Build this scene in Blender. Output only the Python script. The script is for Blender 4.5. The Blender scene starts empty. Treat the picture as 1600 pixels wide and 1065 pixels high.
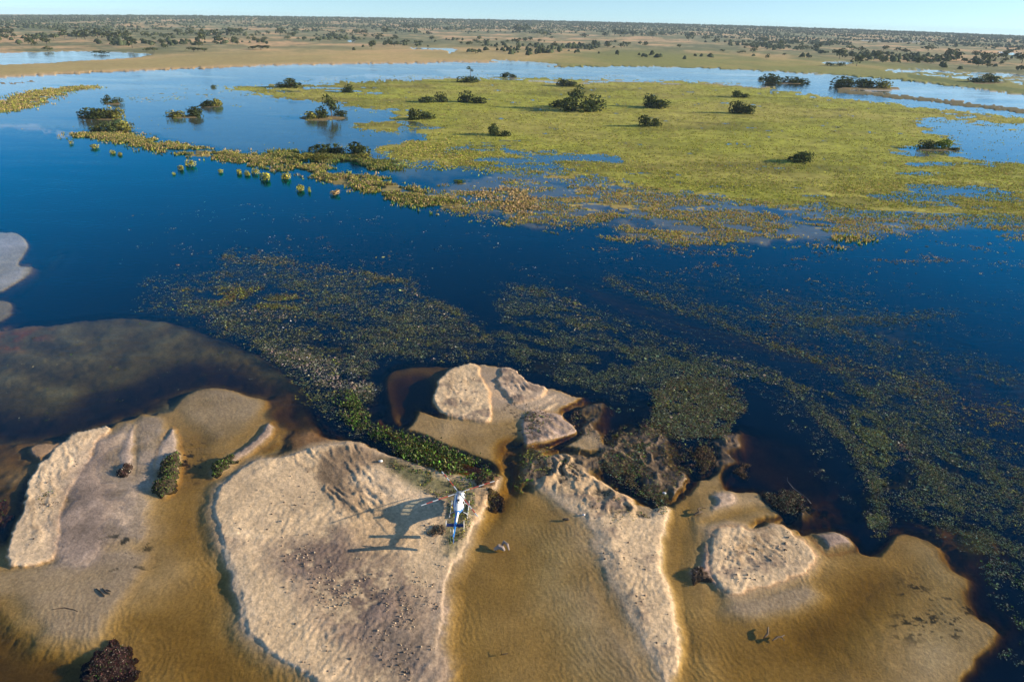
import bpy, math, random
import numpy as np
R = math.radians
random.seed(7); rng = np.random.default_rng(11)
scene = bpy.context.scene
COL = scene.collection

# ------------------------------------------------------------------ camera, world, sun, exposure
CAM_H = 63.0
F_PX = 1600 * 24 / 36.0
CX, CY = 800.0, 532.5
ROLL = math.atan(0.02125)
PITCH = math.atan(498.5 * math.cos(ROLL) / F_PX)
cr, sr, cp, sp = math.cos(ROLL), math.sin(ROLL), math.cos(PITCH), math.sin(PITCH)
fwd = np.array([0, cp, -sp]); down = np.array([0, -sp, -cp]); xr = np.array([1.0, 0, 0])
cam_right = cr * xr - sr * down
cam_up = -(sr * xr + cr * down)
cd = bpy.data.cameras.new('camera'); cam = bpy.data.objects.new('camera', cd); COL.objects.link(cam)
cd.lens = 24; cd.sensor_width = 36; cd.sensor_fit = 'HORIZONTAL'; cd.clip_start = 0.5; cd.clip_end = 60000
from mathutils import Matrix, Vector
m = Matrix.Identity(4)
for i in range(3):
    m[i][0] = cam_right[i]; m[i][1] = cam_up[i]; m[i][2] = -fwd[i]
m[2][3] = CAM_H
cam.matrix_world = m
scene.camera = cam

SUN_EL, SUN_AZ = R(15.0), R(90.0)      # sun low over +X
world = bpy.data.worlds.new("World"); scene.world = world; world.use_nodes = True
nt = world.node_tree; nt.nodes.clear()
tc = nt.nodes.new('ShaderNodeTexCoord')
sepv = nt.nodes.new('ShaderNodeSeparateXYZ'); cmb = nt.nodes.new('ShaderNodeCombineXYZ')
mx = nt.nodes.new('ShaderNodeMath'); mx.operation = 'MAXIMUM'; mx.inputs[1].default_value = 0.0
lift = nt.nodes.new('ShaderNodeMath'); lift.operation = 'ADD'; lift.inputs[1].default_value = 0.075
hs = nt.nodes.new('ShaderNodeHueSaturation'); hs.inputs['Saturation'].default_value = 1.08
sky = nt.nodes.new('ShaderNodeTexSky'); sky.sky_type = 'NISHITA'; sky.sun_disc = False
sky.sun_elevation = SUN_EL; sky.sun_rotation = SUN_AZ
sky.altitude = 950; sky.air_density = 1.0; sky.dust_density = 0.25; sky.ozone_density = 2.2
bg = nt.nodes.new('ShaderNodeBackground'); bg.inputs[1].default_value = 0.100
out = nt.nodes.new('ShaderNodeOutputWorld')
nt.links.new(tc.outputs['Generated'], sepv.inputs[0])
nt.links.new(sepv.outputs[0], cmb.inputs[0]); nt.links.new(sepv.outputs[1], cmb.inputs[1])
nt.links.new(sepv.outputs[2], mx.inputs[0]); nt.links.new(mx.outputs[0], lift.inputs[0]); nt.links.new(lift.outputs[0], cmb.inputs[2])
nt.links.new(cmb.outputs[0], sky.inputs[0])
nt.links.new(sky.outputs[0], hs.inputs['Color']); nt.links.new(hs.outputs[0], bg.inputs[0]); nt.links.new(bg.outputs[0], out.inputs[0])

sd = bpy.data.lights.new('sun', 'SUN'); sun = bpy.data.objects.new('sun', sd); COL.objects.link(sun)
sd.energy = 5.0; sd.angle = R(0.5); sd.color = (1.0, 0.83, 0.60)
sdir = Vector((math.cos(SUN_EL) * math.sin(SUN_AZ), math.cos(SUN_EL) * math.cos(SUN_AZ), math.sin(SUN_EL)))
sun.rotation_euler = sdir.to_track_quat('Z', 'Y').to_euler()
vs = scene.view_settings
vs.view_transform = 'Standard'; vs.look = 'None'; vs.exposure = 1.0; vs.gamma = 1.0; vs.use_curve_mapping = False
scene.cycles.transparent_max_bounces = 12
scene.cycles.max_bounces = 6

# ------------------------------------------------------------------ photo pixel <-> ground helpers
def uv_of_px(px, py):
    dx = np.asarray(px, float) - CX; dy = np.asarray(py, float) - CY
    return dx * cr + dy * sr, -dx * sr + dy * cr
def ground_of_uv(u, v, z=0.0):
    t = (CAM_H - z) / (F_PX * sp + v * cp)
    return u * t, (F_PX * cp - v * sp) * t
def ground_of_px(px, py, z=0.0):
    return ground_of_uv(*uv_of_px(px, py), z)
def px_of_world(x, y, z):
    dz = z - CAM_H
    depth = y * cp - dz * sp
    v = (-y * sp - dz * cp) / depth * F_PX; u = x / depth * F_PX
    return u * cr - v * sr + CX, u * sr + v * cr + CY
def px_scale(px, py):
    x, y = ground_of_px(px, py)
    return F_PX / (y * cp + CAM_H * sp)

# ------------------------------------------------------------------ noise
def _hash(ix, iy, seed):
    h = (ix.astype(np.int64) * 374761393 + iy.astype(np.int64) * 668265263 + seed * 974711) & 0xffffffff
    h = ((h ^ (h >> 13)) * 1274126177) & 0xffffffff
    h = h ^ (h >> 16)
    return (h & 0xffff).astype(np.float32) / 65535.0
def vnoise(x, y, seed=0):
    ix = np.floor(x); iy = np.floor(y); fx = x - ix; fy = y - iy
    fx = fx * fx * (3 - 2 * fx); fy = fy * fy * (3 - 2 * fy)
    a = _hash(ix, iy, seed); b = _hash(ix + 1, iy, seed); c = _hash(ix, iy + 1, seed); d = _hash(ix + 1, iy + 1, seed)
    return (a + (b - a) * fx) * (1 - fy) + (c + (d - c) * fx) * fy
def fbm(x, y, oct=4, seed=0, gain=0.5):
    x = np.asarray(x, float); y = np.asarray(y, float)
    s = 0; a = 1; t = 0; k = 1.0
    for o in range(oct):
        c, sn = math.cos(o * 1.1 + .4), math.sin(o * 1.1 + .4)
        s = s + a * vnoise((x * c - y * sn) * k + 17.3 * o, (x * sn + y * c) * k - 9.1 * o, seed + o * 13)
        t += a; a *= gain; k *= 2.03
    return s / t
def ridged(x, y, oct=4, seed=0):
    s = 0; a = 1; t = 0; k = 1.0
    for o in range(oct):
        n = 1 - np.abs(2 * vnoise(x * k + 5 * o, y * k, seed + o * 7) - 1)
        s = s + a * n * n; t += a; a *= .55; k *= 2.1
    return s / t
def sm(a, b, x):
    t = np.clip((x - a) / (b - a), 0, 1); return t * t * (3 - 2 * t)

def chaikin(p, n=2, closed=True):
    p = np.asarray(p, float)
    for _ in range(n):
        if closed:
            q = np.roll(p, -1, axis=0)
            p = np.stack([p * .8 + q * .2, p * .2 + q * .8], 1).reshape(-1, 2)
        else:
            a, b = p[:-1], p[1:]
            p = np.concatenate([p[:1], np.stack([a * .75 + b * .25, a * .25 + b * .75], 1).reshape(-1, 2), p[-1:]])
    return p
def sdf(poly, X, Y):
    """signed distance, positive inside"""
    n = len(poly); d2 = np.full(X.shape, 1e12); ins = np.zeros(X.shape, bool)
    for i in range(n):
        ax, ay = poly[i]; bx, by = poly[(i + 1) % n]
        ex, ey = bx - ax, by - ay; L = ex * ex + ey * ey
        if L < 1e-12: continue
        wx, wy = X - ax, Y - ay
        t = np.clip((wx * ex + wy * ey) / L, 0, 1)
        dx = wx - t * ex; dy = wy - t * ey
        np.minimum(d2, dx * dx + dy * dy, out=d2)
        c = ((ay > Y) != (by > Y))
        if c.any():
            ins ^= c & (X < (bx - ax) * (Y - ay) / ((by - ay) if by != ay else 1e-9) + ax)
    d = np.sqrt(d2); return np.where(ins, d, -d)
def ldist(line, X, Y):
    d2 = np.full(X.shape, 1e12)
    for i in range(len(line) - 1):
        ax, ay = line[i]; bx, by = line[i + 1]; ex, ey = bx - ax, by - ay; L = ex * ex + ey * ey + 1e-12
        t = np.clip(((X - ax) * ex + (Y - ay) * ey) / L, 0, 1)
        np.minimum(d2, (X - ax - t * ex) ** 2 + (Y - ay - t * ey) ** 2, out=d2)
    return np.sqrt(d2)
def wpoly(pts):
    p = chaikin(pts, 1); x, y = ground_of_px(p[:, 0], p[:, 1]); return np.stack([x, y], 1)

# ------------------------------------------------------------------ ground grid
def far_h(x, y):
    r = np.hypot(x, y); az = x / np.maximum(y, 1)
    prof = np.clip(1 - ((az - .02) / .78) ** 2, 0, 1)
    return 70 * prof * sm(3200, 8200, r) * (.93 + .1 * fbm(x / 1500, y / 1500, 2, 5))
vh = -F_PX * sp / cp
def axis(segs):
    o = []
    for a, b, s in segs: o += list(np.arange(a, b, s))
    return np.array(o)
us = axis([(-2300, -1250, 50), (-1250, -920, 8), (-920, 920, 2.0), (920, 1250, 8), (1250, 2301, 50)])
dels = axis([(7.0, 30, .6), (30, 90, 1.2), (90, 1075, 2.0), (1075, 1200, 5), (1200, 1900, 40)])
U, V = np.meshgrid(us, vh + dels)            # rows go far -> near
GX, GY = ground_of_uv(U, V)
NR, NC = GX.shape
X = GX.ravel(); Y = GY.ravel()
PX, PY = px_of_world(X, Y, 0 * X)
N = X.size
H = np.full(N, -2.6); C = np.zeros((N, 3)); C[:] = (.020, .024, .022)
near = Y < 420
wa = (fbm(X / 5, Y / 5, 4, 21, .6) - .5); wb = (fbm(X / 5 + 40, Y / 5, 4, 22, .6) - .5)
wc = ridged(X / 1.5, Y / 1.5, 3, 23) - .45
n_big = fbm(X / 22, Y / 22, 3, 31); n_mid = fbm(X / 4, Y / 4, 4, 32); n_fine = fbm(X / .8, Y / .8, 3, 33, .6)
streak = fbm((X * .9 + Y * .35) / 16, (Y * .9 - X * .35) / 3.5, 4, 34)
scal = F_PX / (Y * cp + CAM_H * sp)          # px per metre
fade = sm(1.2, 5.0, scal)

def layer(pts, h, col, ei=.5, eo=.5, warp=1.0, hn=0.0, cn=.12, mask=None, world=None):
    P = wpoly(pts) if world is None else world
    lo, hi = P.min(0) - 8 - eo, P.max(0) + 8 + eo
    idx = np.nonzero((X > lo[0]) & (X < hi[0]) & (Y > lo[1]) & (Y < hi[1]))[0]
    x, y = X[idx] + wa[idx] * 2.2 * warp, Y[idx] + wb[idx] * 2.2 * warp
    s = sdf(P, x, y) + wc[idx] * .6 * min(max(warp, .7), 1.0)
    w = sm(-eo, ei, s)
    if mask is not None: w = w * mask[idx]
    if h is not None:
        hh = h + hn * (n_mid[idx] - .5)
        H[idx] = H[idx] * (1 - w) + hh * w
    if col is not None:
        cc = np.array(col)[None, :] * (1 + cn * 2 * (n_mid[idx] - .5) + cn * (n_fine[idx] - .5))[:, None]
        C[idx] = C[idx] * (1 - w[:, None]) + cc * w[:, None]
    return idx, s, w

SAND = (.66, .485, .30); SANDP = (.70, .52, .335); WET = (.45, .33, .22); PURP = (.235, .172, .135)
DIRT = (.27, .19, .12); ORANGE = (.56, .35, .19); MUD = (.09, .07, .055); SHELF = (.34, .285, .25); GOLD = (.55, .39, .25)

# --- underwater shelves and sediment
layer([(-300, 490), (0, 507), (42, 500), (85, 499), (141, 489), (211, 486), (282, 497), (310, 507), (352, 520), (377, 532), (410, 545), (441, 568), (474, 590), (491, 613), (494, 628), (480, 680), (440, 720), (380, 740), (200, 740), (-300, 760)], -.72, (.34, .36, .50), 2.5, 1.0, .8, .8, .25)  # shelf bed painted bluish to stand in for sky reflected on the water
layer([(-300, 600), (0, 640), (90, 650), (160, 610), (240, 575), (310, 560), (330, 590), (280, 620), (230, 650), (150, 675), (60, 690), (-300, 700)], -1.3, (.14, .12, .12), 5, 4, 1.5, .8)
layer([(300, 560), (380, 570), (430, 600), (440, 640), (390, 640), (320, 600), (270, 600)], -1.25, (.2, .16, .13), 4, 4, 1.5, .8)
layer([(-300, 505), (0, 512), (60, 508), (82, 512), (70, 530), (30, 545), (-300, 560)], -.75, (.50, .24, .10), 3, 3, 1.5, .9, .3, mask=sm(.45, .62, n_mid))
layer([(-300, 345), (0, 360), (30, 360), (48, 372), (52, 385), (40, 405), (32, 413), (60, 412), (58, 425), (35, 440), (0, 462), (-300, 480)], -.10, (.50, .45, .42), 1.5, 1.0, .4, .1, .05)
layer([(-300, 464), (0, 464), (20, 465), (30, 475), (25, 485), (38, 482), (20, 495), (0, 507), (-300, 510)], -.28, (.45, .38, .34), 1.5, 1.0, .6, .2, .08)
layer([(70, 395), (110, 385), (90, 420), (60, 440), (20, 470), (60, 420)], -.9, (.25, .22, .2), 4, 4, 1)
layer([(596, 582), (611, 572), (642, 565), (703, 565), (760, 562), (700, 580), (684, 610), (680, 640), (650, 634), (645, 650), (620, 668), (600, 645), (598, 610)], -.62, (.30, .22, .17), 1.2, .8, .6, .3)
layer([(612, 590), (650, 580), (682, 590), (676, 640), (650, 634), (642, 650), (620, 655), (606, 620)], -1.35, (.2, .14, .11), 2.5, 1.5, .5)
layer([(400, 625), (450, 600), (490, 628), (505, 660), (530, 680), (580, 700), (630, 722), (610, 745), (520, 722), (473, 708), (400, 718), (442, 689), (450, 665), (415, 650), (418, 630)], -.75, (.24, .16, .11), 2, 2, 1.2, .9, .4)
layer([(440, 676), (490, 668), (540, 690), (590, 705), (570, 715), (480, 712), (450, 700)], -.25, (.33, .19, .11), 1.5, 1.5, 1.5, .35, .5)
layer([(600, 640), (620, 668), (655, 682), (700, 702), (740, 715), (770, 725), (770, 740), (700, 730), (640, 700), (590, 670), (575, 650)], -1.0, (.30, .17, .07), 1.5, 2, 1)
layer([(1080, 705), (1130, 668), (1200, 665), (1265, 700), (1310, 760), (1340, 815), (1250, 805), (1200, 765), (1150, 745), (1110, 738), (1085, 738)], -1.5, (.22, .15, .11), 4, 4, 1.5, .5, .35)
layer([(1120, 680), (1150, 668), (1185, 672), (1170, 690), (1140, 715), (1115, 720)], -.35, (.30, .2, .14), 2, 2, 1.5, .6, .5)
layer([(880, 640), (940, 622), (1010, 618), (1040, 640), (1010, 680), (975, 735), (935, 725), (905, 690)], -1.7, (.16, .10, .07), 3, 3, 1.5, .5)
layer([(893, 636), (925, 625), (960, 632), (940, 650), (935, 675), (915, 672), (905, 650)], -.3, (.34, .24, .15), 1.5, 1.5, 1.5, .9, .5)
layer([(1000, 690), (1030, 680), (1060, 700), (1075, 740), (1060, 765), (1030, 770), (1000, 740)], -.35, (.26, .19, .15), 2, 2, 1.5, .7, .4)
layer([(1385, 815), (1440, 800), (1500, 815), (1560, 830), (1575, 880), (1545, 960), (1590, 940), (1580, 990), (1530, 960), (1500, 880), (1440, 825), (1400, 830)], -1.1, (.34, .2, .08), 3, 3, 2, .9, .5)
layer([(860, 425), (960, 450), (1060, 490), (1200, 530), (1350, 575), (1420, 600), (1300, 580), (1150, 540), (1000, 495), (900, 450)], -1.35, (.24, .16, .13), 3, 4, 1, .5)
layer([(1400, 560), (1600, 580), (1900, 600), (1900, 820), (1640, 720), (1560, 690), (1490, 620)], -1.9, (.18, .13, .10), 8, 10, 3, 1.2, .4)
subm = sm(.46, .60, fbm((X * .8 + Y * .5) / 7, (Y * .8 - X * .5) / 3, 4, 99, .65))
for P in ([(345, 398), (500, 407), (610, 435), (700, 475), (762, 532), (778, 562), (600, 568), (594, 640), (560, 645), (515, 630), (470, 585), (410, 545), (330, 505), (220, 484), (250, 445)],
          [(780, 452), (850, 448), (925, 500), (1060, 540), (1160, 588), (1010, 610), (905, 612), (782, 560)], [(1022, 598), (1110, 588), (1162, 628), (1130, 675), (1040, 700), (1038, 775), (1010, 785), (930, 722), (1000, 660)],
          [(930, 425), (1100, 438), (1400, 468), (1600, 590), (1800, 680), (1500, 585), (1300, 545), (1130, 500)], [(1290, 552), (1450, 600), (1620, 730), (1700, 900), (1540, 885), (1400, 790), (1340, 830), (1340, 640)]):
    layer(P, -.75, (.10, .115, .05), 3, 3, 2.5, .6, .5, mask=subm * .9)
# --- submerged sand flats
for P in ([(400, 724), (450, 722), (500, 726), (700, 800), (750, 815), (745, 850), (730, 880), (720, 910), (720, 1260), (540, 1260), (460, 1070), (370, 1000), (345, 930), (318, 830), (318, 780), (335, 755)],
          [(822, 724), (900, 730), (1000, 808), (1050, 785), (1062, 810), (1058, 880), (1085, 980), (1090, 1060), (1100, 1260), (980, 1260), (880, 900), (830, 790)],
          [(-300, 850), (2, 860), (42, 775), (62, 735), (95, 705), (150, 680), (185, 700), (130, 850), (100, 900), (-300, 920)],
          [(1100, 850), (1122, 828), (1160, 830), (1200, 825), (1238, 838), (1270, 860), (1292, 885), (1220, 930), (1120, 940), (1095, 900)],
          [(680, 640), (690, 595), (740, 572), (800, 580), (850, 612), (880, 640), (905, 670), (850, 700), (760, 690)],
          [(1262, 835), (1320, 830), (1348, 852), (1320, 880), (1260, 890)]):
    layer(P, -.30, GOLD, 1, 1, .3, .08, .07)
layer([(-300, 900), (0, 885), (6, 830), (16, 803), (38, 783), (38, 768), (46, 748), (54, 737), (58, 725), (73, 712), (84, 701), (94, 692), (117, 675), (142, 670), (169, 664), (177, 655), (208, 649), (213, 642), (226, 640), (241, 644), (247, 640), (264, 641), (272, 628), (284, 614), (309, 604), (337, 601), (362, 604), (375, 611), (389, 618), (400, 618), (419, 623), (418, 633), (410, 641), (413, 651), (433, 652), (433, 659), (425, 663), (448, 664), (442, 679), (442, 689), (418, 702), (400, 716), (375, 732), (355, 748), (340, 763), (334, 800), (345, 845), (362, 887), (388, 970), (420, 1018), (480, 1055), (560, 1110), (640, 1260), (-300, 1260)], -.30, GOLD, 1.0, .7, .35, .10, .07)
layer([(-300, 690), (0, 690), (94, 680), (84, 701), (56, 728), (44, 748), (38, 770), (36, 795), (12, 812), (4, 835), (-2, 860), (-300, 900)], -.55, (.27, .19, .13), 1, 1, .8, .9, .45)
layer([(-300, 880), (0, 885), (90, 868), (200, 850), (250, 860), (230, 900), (190, 950), (175, 995), (150, 1010), (120, 1014), (95, 1007), (62, 1000), (53, 985), (33, 972), (28, 958), (0, 940), (-300, 880)], -.10, WET, 2.0, .3, .25, .03, .05)
layer([(-300, 890), (0, 944), (26, 962), (32, 975), (52, 989), (61, 1003), (95, 1011), (120, 1018), (150, 1014), (175, 1000), (215, 1040), (230, 1065), (250, 1260), (-300, 1260)], -.85, (.44, .34, .2), 2.5, .35, .25, .15)
layer([(190, 960), (260, 940), (340, 900), (370, 960), (420, 1040), (560, 1200), (280, 1260), (215, 1065), (205, 1010), (180, 990)], -.52, GOLD, 5, 3, .5, .1)
layer([(285, 700), (315, 680), (330, 720), (326, 780), (336, 830), (360, 900), (385, 975), (330, 900), (290, 860), (262, 800), (275, 750)], -.50, GOLD, 2.5, 3, .5, .1)
layer([(345, 870), (360, 880), (378, 950), (362, 940), (340, 900)], -.75, (.35, .28, .17), 1.5, 1.5, .6)
layer([(272, 630), (309, 604), (362, 604), (420, 625), (410, 645), (380, 680), (330, 690), (300, 660)], -.12, WET, 2, 1.0, .4, .05)
layer([(150, 690), (208, 650), (212, 700), (232, 770), (225, 840), (190, 850), (160, 800)], -.035, (.47, .35, .25), 2, 2, .9, .26, .25)
layer([(216, 650), (260, 650), (262, 700), (240, 770), (214, 770), (212, 700)], -.05, (.47, .35, .25), 1, 1, .9, .22, .25)
# lagoon, centre channel
layer([(675, 620), (677, 610), (685, 592), (703, 575), (728, 567), (753, 566), (779, 570), (808, 575), (815, 590), (832, 598), (852, 605), (865, 603), (880, 608), (900, 618), (924, 612), (917, 622), (886, 637), (850, 655), (830, 668), (822, 700), (800, 690), (766, 666), (720, 653), (680, 643)], -.13, GOLD, .8, .5, .35, .08)
layer([(649, 632), (675, 643), (720, 653), (766, 662), (812, 650), (824, 690), (820, 720), (800, 752), (783, 745), (770, 726), (740, 713), (700, 700), (655, 680), (618, 668), (636, 662), (645, 648)], -.24, GOLD, 1.0, .6, .3, .05)
layer([(826, 690), (851, 700), (884, 690), (911, 672), (939, 671), (952, 697), (922, 706), (884, 696), (851, 708), (825, 712)], -.16, GOLD, .8, .6, .5, .08)
layer([(795, 690), (822, 700), (813, 737), (818, 760), (833, 765), (880, 800), (935, 825), (945, 850), (945, 900), (975, 950), (1010, 1012), (1050, 1100), (1100, 1260), (660, 1260), (680, 1065), (680, 1025), (690, 985), (690, 950), (696, 900), (705, 890), (710, 875), (731, 847), (732, 827), (745, 812), (755, 790), (765, 760), (775, 745)], -.34, GOLD, 1.0, .8, .2, .06)
layer([(797, 800), (850, 790), (900, 810), (935, 830), (940, 900), (970, 950), (1010, 1020), (1060, 1120), (900, 1120), (850, 1000), (810, 940), (796, 870), (790, 830)], -.17, (.47, .365, .25), 7, 1.2, .3, .05)
layer([(862, 790), (905, 810), (935, 830), (940, 900), (970, 950), (1020, 1040), (1060, 1120), (990, 1120), (945, 1010), (905, 930), (890, 860)], -.05, WET, 5, 3, .4, .05)
layer([(785, 690), (822, 695), (823, 730), (812, 760), (792, 790), (765, 812), (745, 835), (738, 806), (762, 765), (785, 738)], -1.05, (.56, .37, .12), 3.5, 2.5, .4)
layer([(798, 690), (823, 695), (820, 735), (800, 765), (796, 730)], -1.6, (.4, .26, .07), 3, 3, .4)
layer([(703, 900), (730, 900), (775, 980), (780, 1100), (720, 1100), (700, 1000)], -.42, GOLD, 4, 4, .4)
layer([(806, 700), (835, 700), (845, 730), (835, 765), (815, 765), (808, 735)], -.45, (.26, .18, .10), 1.5, 2, 1.5, .5, .5)
layer([(590, 700), (640, 715), (700, 738), (770, 745), (785, 755), (770, 765), (700, 748), (640, 728)], -.2, (.30, .2, .12), 1.5, 1.5, 1.2, .35, .5)
# right-hand flats
layer([(1043, 790), (1047, 778), (1066, 768), (1084, 748), (1078, 732), (1068, 718), (1081, 727), (1086, 742), (1104, 741), (1119, 729), (1132, 730), (1135, 748), (1142, 762), (1190, 763), (1198, 780), (1220, 800), (1232, 808), (1240, 828), (1256, 825), (1308, 823), (1339, 838), (1352, 857), (1361, 859), (1373, 856), (1390, 832), (1411, 821), (1445, 832), (1480, 852), (1488, 880), (1521, 897), (1529, 914), (1517, 931), (1531, 959), (1552, 967), (1571, 986), (1562, 1007), (1542, 1027), (1535, 1048), (1514, 1065), (1480, 1260), (1085, 1260), (1066, 1045), (1072, 1025), (1070, 995), (1060, 955), (1050, 920), (1040, 885), (1040, 845), (1048, 807)], -.27, GOLD, 1.2, .8, .4, .08)
layer([(1150, 940), (1280, 950), (1310, 920), (1345, 880), (1390, 850), (1440, 880), (1430, 930), (1400, 975), (1340, 1030), (1330, 1200), (1110, 1200), (1100, 1030)], -.52, GOLD, 8, 5, .6, .15)
layer([(1240, 990), (1300, 965), (1350, 905), (1380, 900), (1370, 950), (1320, 1000), (1260, 1015)], -.78, (.52, .38, .2), 4, 4, .6)
layer([(1052, 800), (1075, 770), (1095, 800), (1075, 880), (1082, 980), (1095, 1060), (1100, 1200), (1080, 1200), (1073, 1030), (1066, 970), (1050, 900)], -.45, GOLD, 2, 2, .3)
layer([(1130, 930), (1190, 917), (1222, 907), (1270, 900), (1285, 917), (1297, 931), (1284, 947), (1230, 965), (1160, 975), (1120, 960)], -.045, WET, 2, .8, .4, .02)
layer([(1150, 765), (1188, 763), (1200, 785), (1232, 806), (1190, 808), (1150, 815), (1120, 820), (1100, 830), (1090, 850), (1085, 800), (1110, 790)], -.17, GOLD, 1.5, 1, .4, .06)
layer([(1090, 815), (1140, 795), (1190, 788), (1210, 798), (1160, 805), (1110, 818)], -.38, GOLD, 1, 1, .4)
layer([(1167, 823), (1190, 808), (1232, 806), (1290, 800), (1345, 815), (1310, 822), (1262, 824), (1252, 836), (1236, 828), (1215, 814), (1198, 818)], -1.3, (.2, .14, .09), .6, .5, .4)
layer([(1440, 845), (1480, 870), (1510, 905), (1515, 960), (1560, 990), (1530, 1040), (1480, 1080), (1420, 1060), (1420, 980), (1450, 920)], -.16, (.47, .365, .25), 5, 3, .6, .06)
# --- dry banks
WPALE = []
def dry(pts, h, col, ei, eo=.15, warp=.5, hn=.15, cn=.12, rim=None, rimw=.8, skirt=0):
    if skirt: layer(pts, -.05, GOLD, 0.01, skirt, warp, .03, .08)
    idx, s, w = layer(pts, h, col, ei, eo, warp, hn, cn)
    if rim is not None:
        k = (sm(-.35, .1, s) * (1 - sm(rimw * .3, rimw, s)))[:, None] * .85
        C[idx] = C[idx] * (1 - k) + np.array(rim) * k
    return idx, s, w
dry([(0, 885), (3, 860), (16, 830), (28, 810), (36, 790), (38, 768), (46, 748), (54, 737), (58, 725), (73, 712), (84, 701), (94, 692), (117, 675), (142, 670), (165, 665), (168, 672), (150, 690), (142, 710), (132, 730), (118, 750), (104, 775), (95, 800), (95, 830), (98, 860), (80, 876), (40, 884)], .12, SANDP, .3, .1, 1.0, .14, .22, ORANGE, .45)
layer([(112, 745), (150, 690), (170, 690), (160, 760), (185, 800), (175, 850), (135, 885), (92, 876), (88, 800)], .03, (.27, .205, .165), 2, 2.5, 1.8, .16, .55)
dry([(94, 690), (60, 690), (40, 700), (60, 720), (84, 702), (117, 676), (142, 669), (117, 671)], .02, (.34, .22, .13), .5, .3, .8, .2, .4)
dry([(212, 659), (214, 679), (211, 712), (208, 732), (200, 750), (188, 744), (186, 735), (188, 702), (197, 679)], .09, (.50, .38, .30), 1.0, .25, .5, .12, .2)
dry([(269, 662), (281, 672), (283, 697), (290, 704), (289, 730), (281, 757), (259, 780), (241, 775), (236, 765), (251, 737), (240, 735), (243, 712), (253, 684)], .12, (.50, .38, .29), 1.2, .25, .5, .35, .3, ORANGE, .5)
dry([(324, 732), (332, 722), (355, 710), (375, 697), (400, 679), (420, 655), (440, 662), (430, 680), (405, 702), (380, 717), (368, 730), (355, 740), (330, 748), (322, 742)], .08, (.42, .30, .22), 1.2, .25, .5, .3, .35, ORANGE, .5)
# helicopter bank
HB = [(400, 715), (430, 715), (451, 711), (473, 704), (505, 697), (545, 690), (590, 705), (640, 722), (700, 742), (740, 748), (765, 742), (779, 748), (770, 766), (757, 778), (751, 800), (741, 822), (727, 850), (714, 875), (700, 893), (690, 950), (684, 1000), (680, 1060), (700, 1130), (740, 1260), (600, 1260), (500, 1070), (470, 1049), (435, 1027), (407, 1005), (385, 980), (378, 950), (372, 917), (360, 887), (347, 850), (338, 825), (331, 801), (332, 783), (340, 763), (355, 748), (375, 732)]
HBI, HBS, HBW = dry(HB, .13, SAND, .35, .08, .6, .12, .16, (.62, .46, .31), .5, skirt=2.6)
layer([(668, 905), (705, 890), (698, 950), (692, 1000), (690, 1080), (640, 1100), (640, 1000), (655, 950)], -.02, (.44, .33, .255), 4, 1, .5, .08)
layer([(345, 850), (356, 885), (372, 930), (385, 975), (400, 990), (402, 960), (392, 920), (378, 895), (362, 870)], .13, (.66, .50, .33), 1, 1, .4, .02, .04)
layer([(500, 700), (560, 690), (640, 722), (660, 745), (600, 735), (560, 735)], .08, (.25, .175, .11), 1.5, 1.0, 1.5, .2, .5)
layer([(490, 708), (545, 695), (590, 712), (570, 735), (600, 760), (575, 790), (560, 818), (530, 805), (512, 788), (498, 763), (492, 737)], .15, DIRT, 1.6, .5, 1.2, .35, .45)
layer([(545, 745), (590, 728), (640, 750), (690, 775), (690, 790), (620, 780), (575, 790), (570, 765)], .2, SANDP, 1.5, 1.5, .8, .05, .08)
layer([(560, 790), (600, 790), (660, 850), (600, 870), (540, 860), (520, 835)], .2, (.60, .42, .24), 2, 2.5, 1.2, .14, .25)
layer([(600, 712), (640, 728), (700, 752), (735, 757), (740, 785), (728, 830), (712, 860), (700, 870), (696, 830), (706, 800), (690, 775), (650, 762), (612, 735)], .18, (.19, .17, .085), 1.2, 1.4, 1.2, .22, .5)
layer([(740, 765), (775, 748), (765, 775), (752, 800), (742, 820), (733, 800)], .22, (.56, .37, .20), 1, .5, 1.2, .4, .3)
layer([(440, 845), (520, 825), (570, 850), (620, 885), (665, 930), (655, 980), (650, 1030), (660, 1080), (570, 1080), (540, 1000), (510, 960), (470, 930), (420, 890)], .14, (.20, .145, .115), 4, 4, 2.6, .30, .6, mask=sm(.34, .56, n_mid * .5 + n_fine * .5 + .04))
layer([(560, 980), (640, 960), (690, 1010), (690, 1080), (600, 1080)], .10, (.22, .17, .13), 5, 3, 1.5, .25, .4, mask=sm(.3, .6, n_mid * .7 + n_fine * .3 + .1))
# middle dome
dry([(675, 622), (677, 610), (685, 592), (703, 575), (728, 567), (747, 567), (752, 590), (766, 610), (768, 640), (767, 662), (720, 653), (682, 644)], .2, SAND, .4, .12, .45, .12, .15, ORANGE, .7)
dry([(778, 571), (808, 575), (816, 590), (832, 598), (852, 604), (862, 612), (848, 622), (820, 628), (800, 632), (785, 622), (772, 600)], .25, (.50, .37, .26), .5, .2, 1.2, .35, .3, ORANGE, .6)
dry([(795, 632), (835, 622), (870, 612), (880, 618), (860, 628), (830, 645), (815, 640)], .05, (.48, .36, .25), 1, .3, .5, .1)
dry([(822, 645), (845, 637), (872, 627), (878, 632), (850, 645), (834, 655)], .12, SAND, .8, .2, .6, .15, .2)
dry([(812, 655), (830, 640), (880, 645), (884, 655), (905, 668), (912, 672), (880, 682), (850, 690), (828, 700), (818, 690)], .20, (.42, .31, .25), 1, .3, .9, .35, .35, ORANGE, .4)
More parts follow.
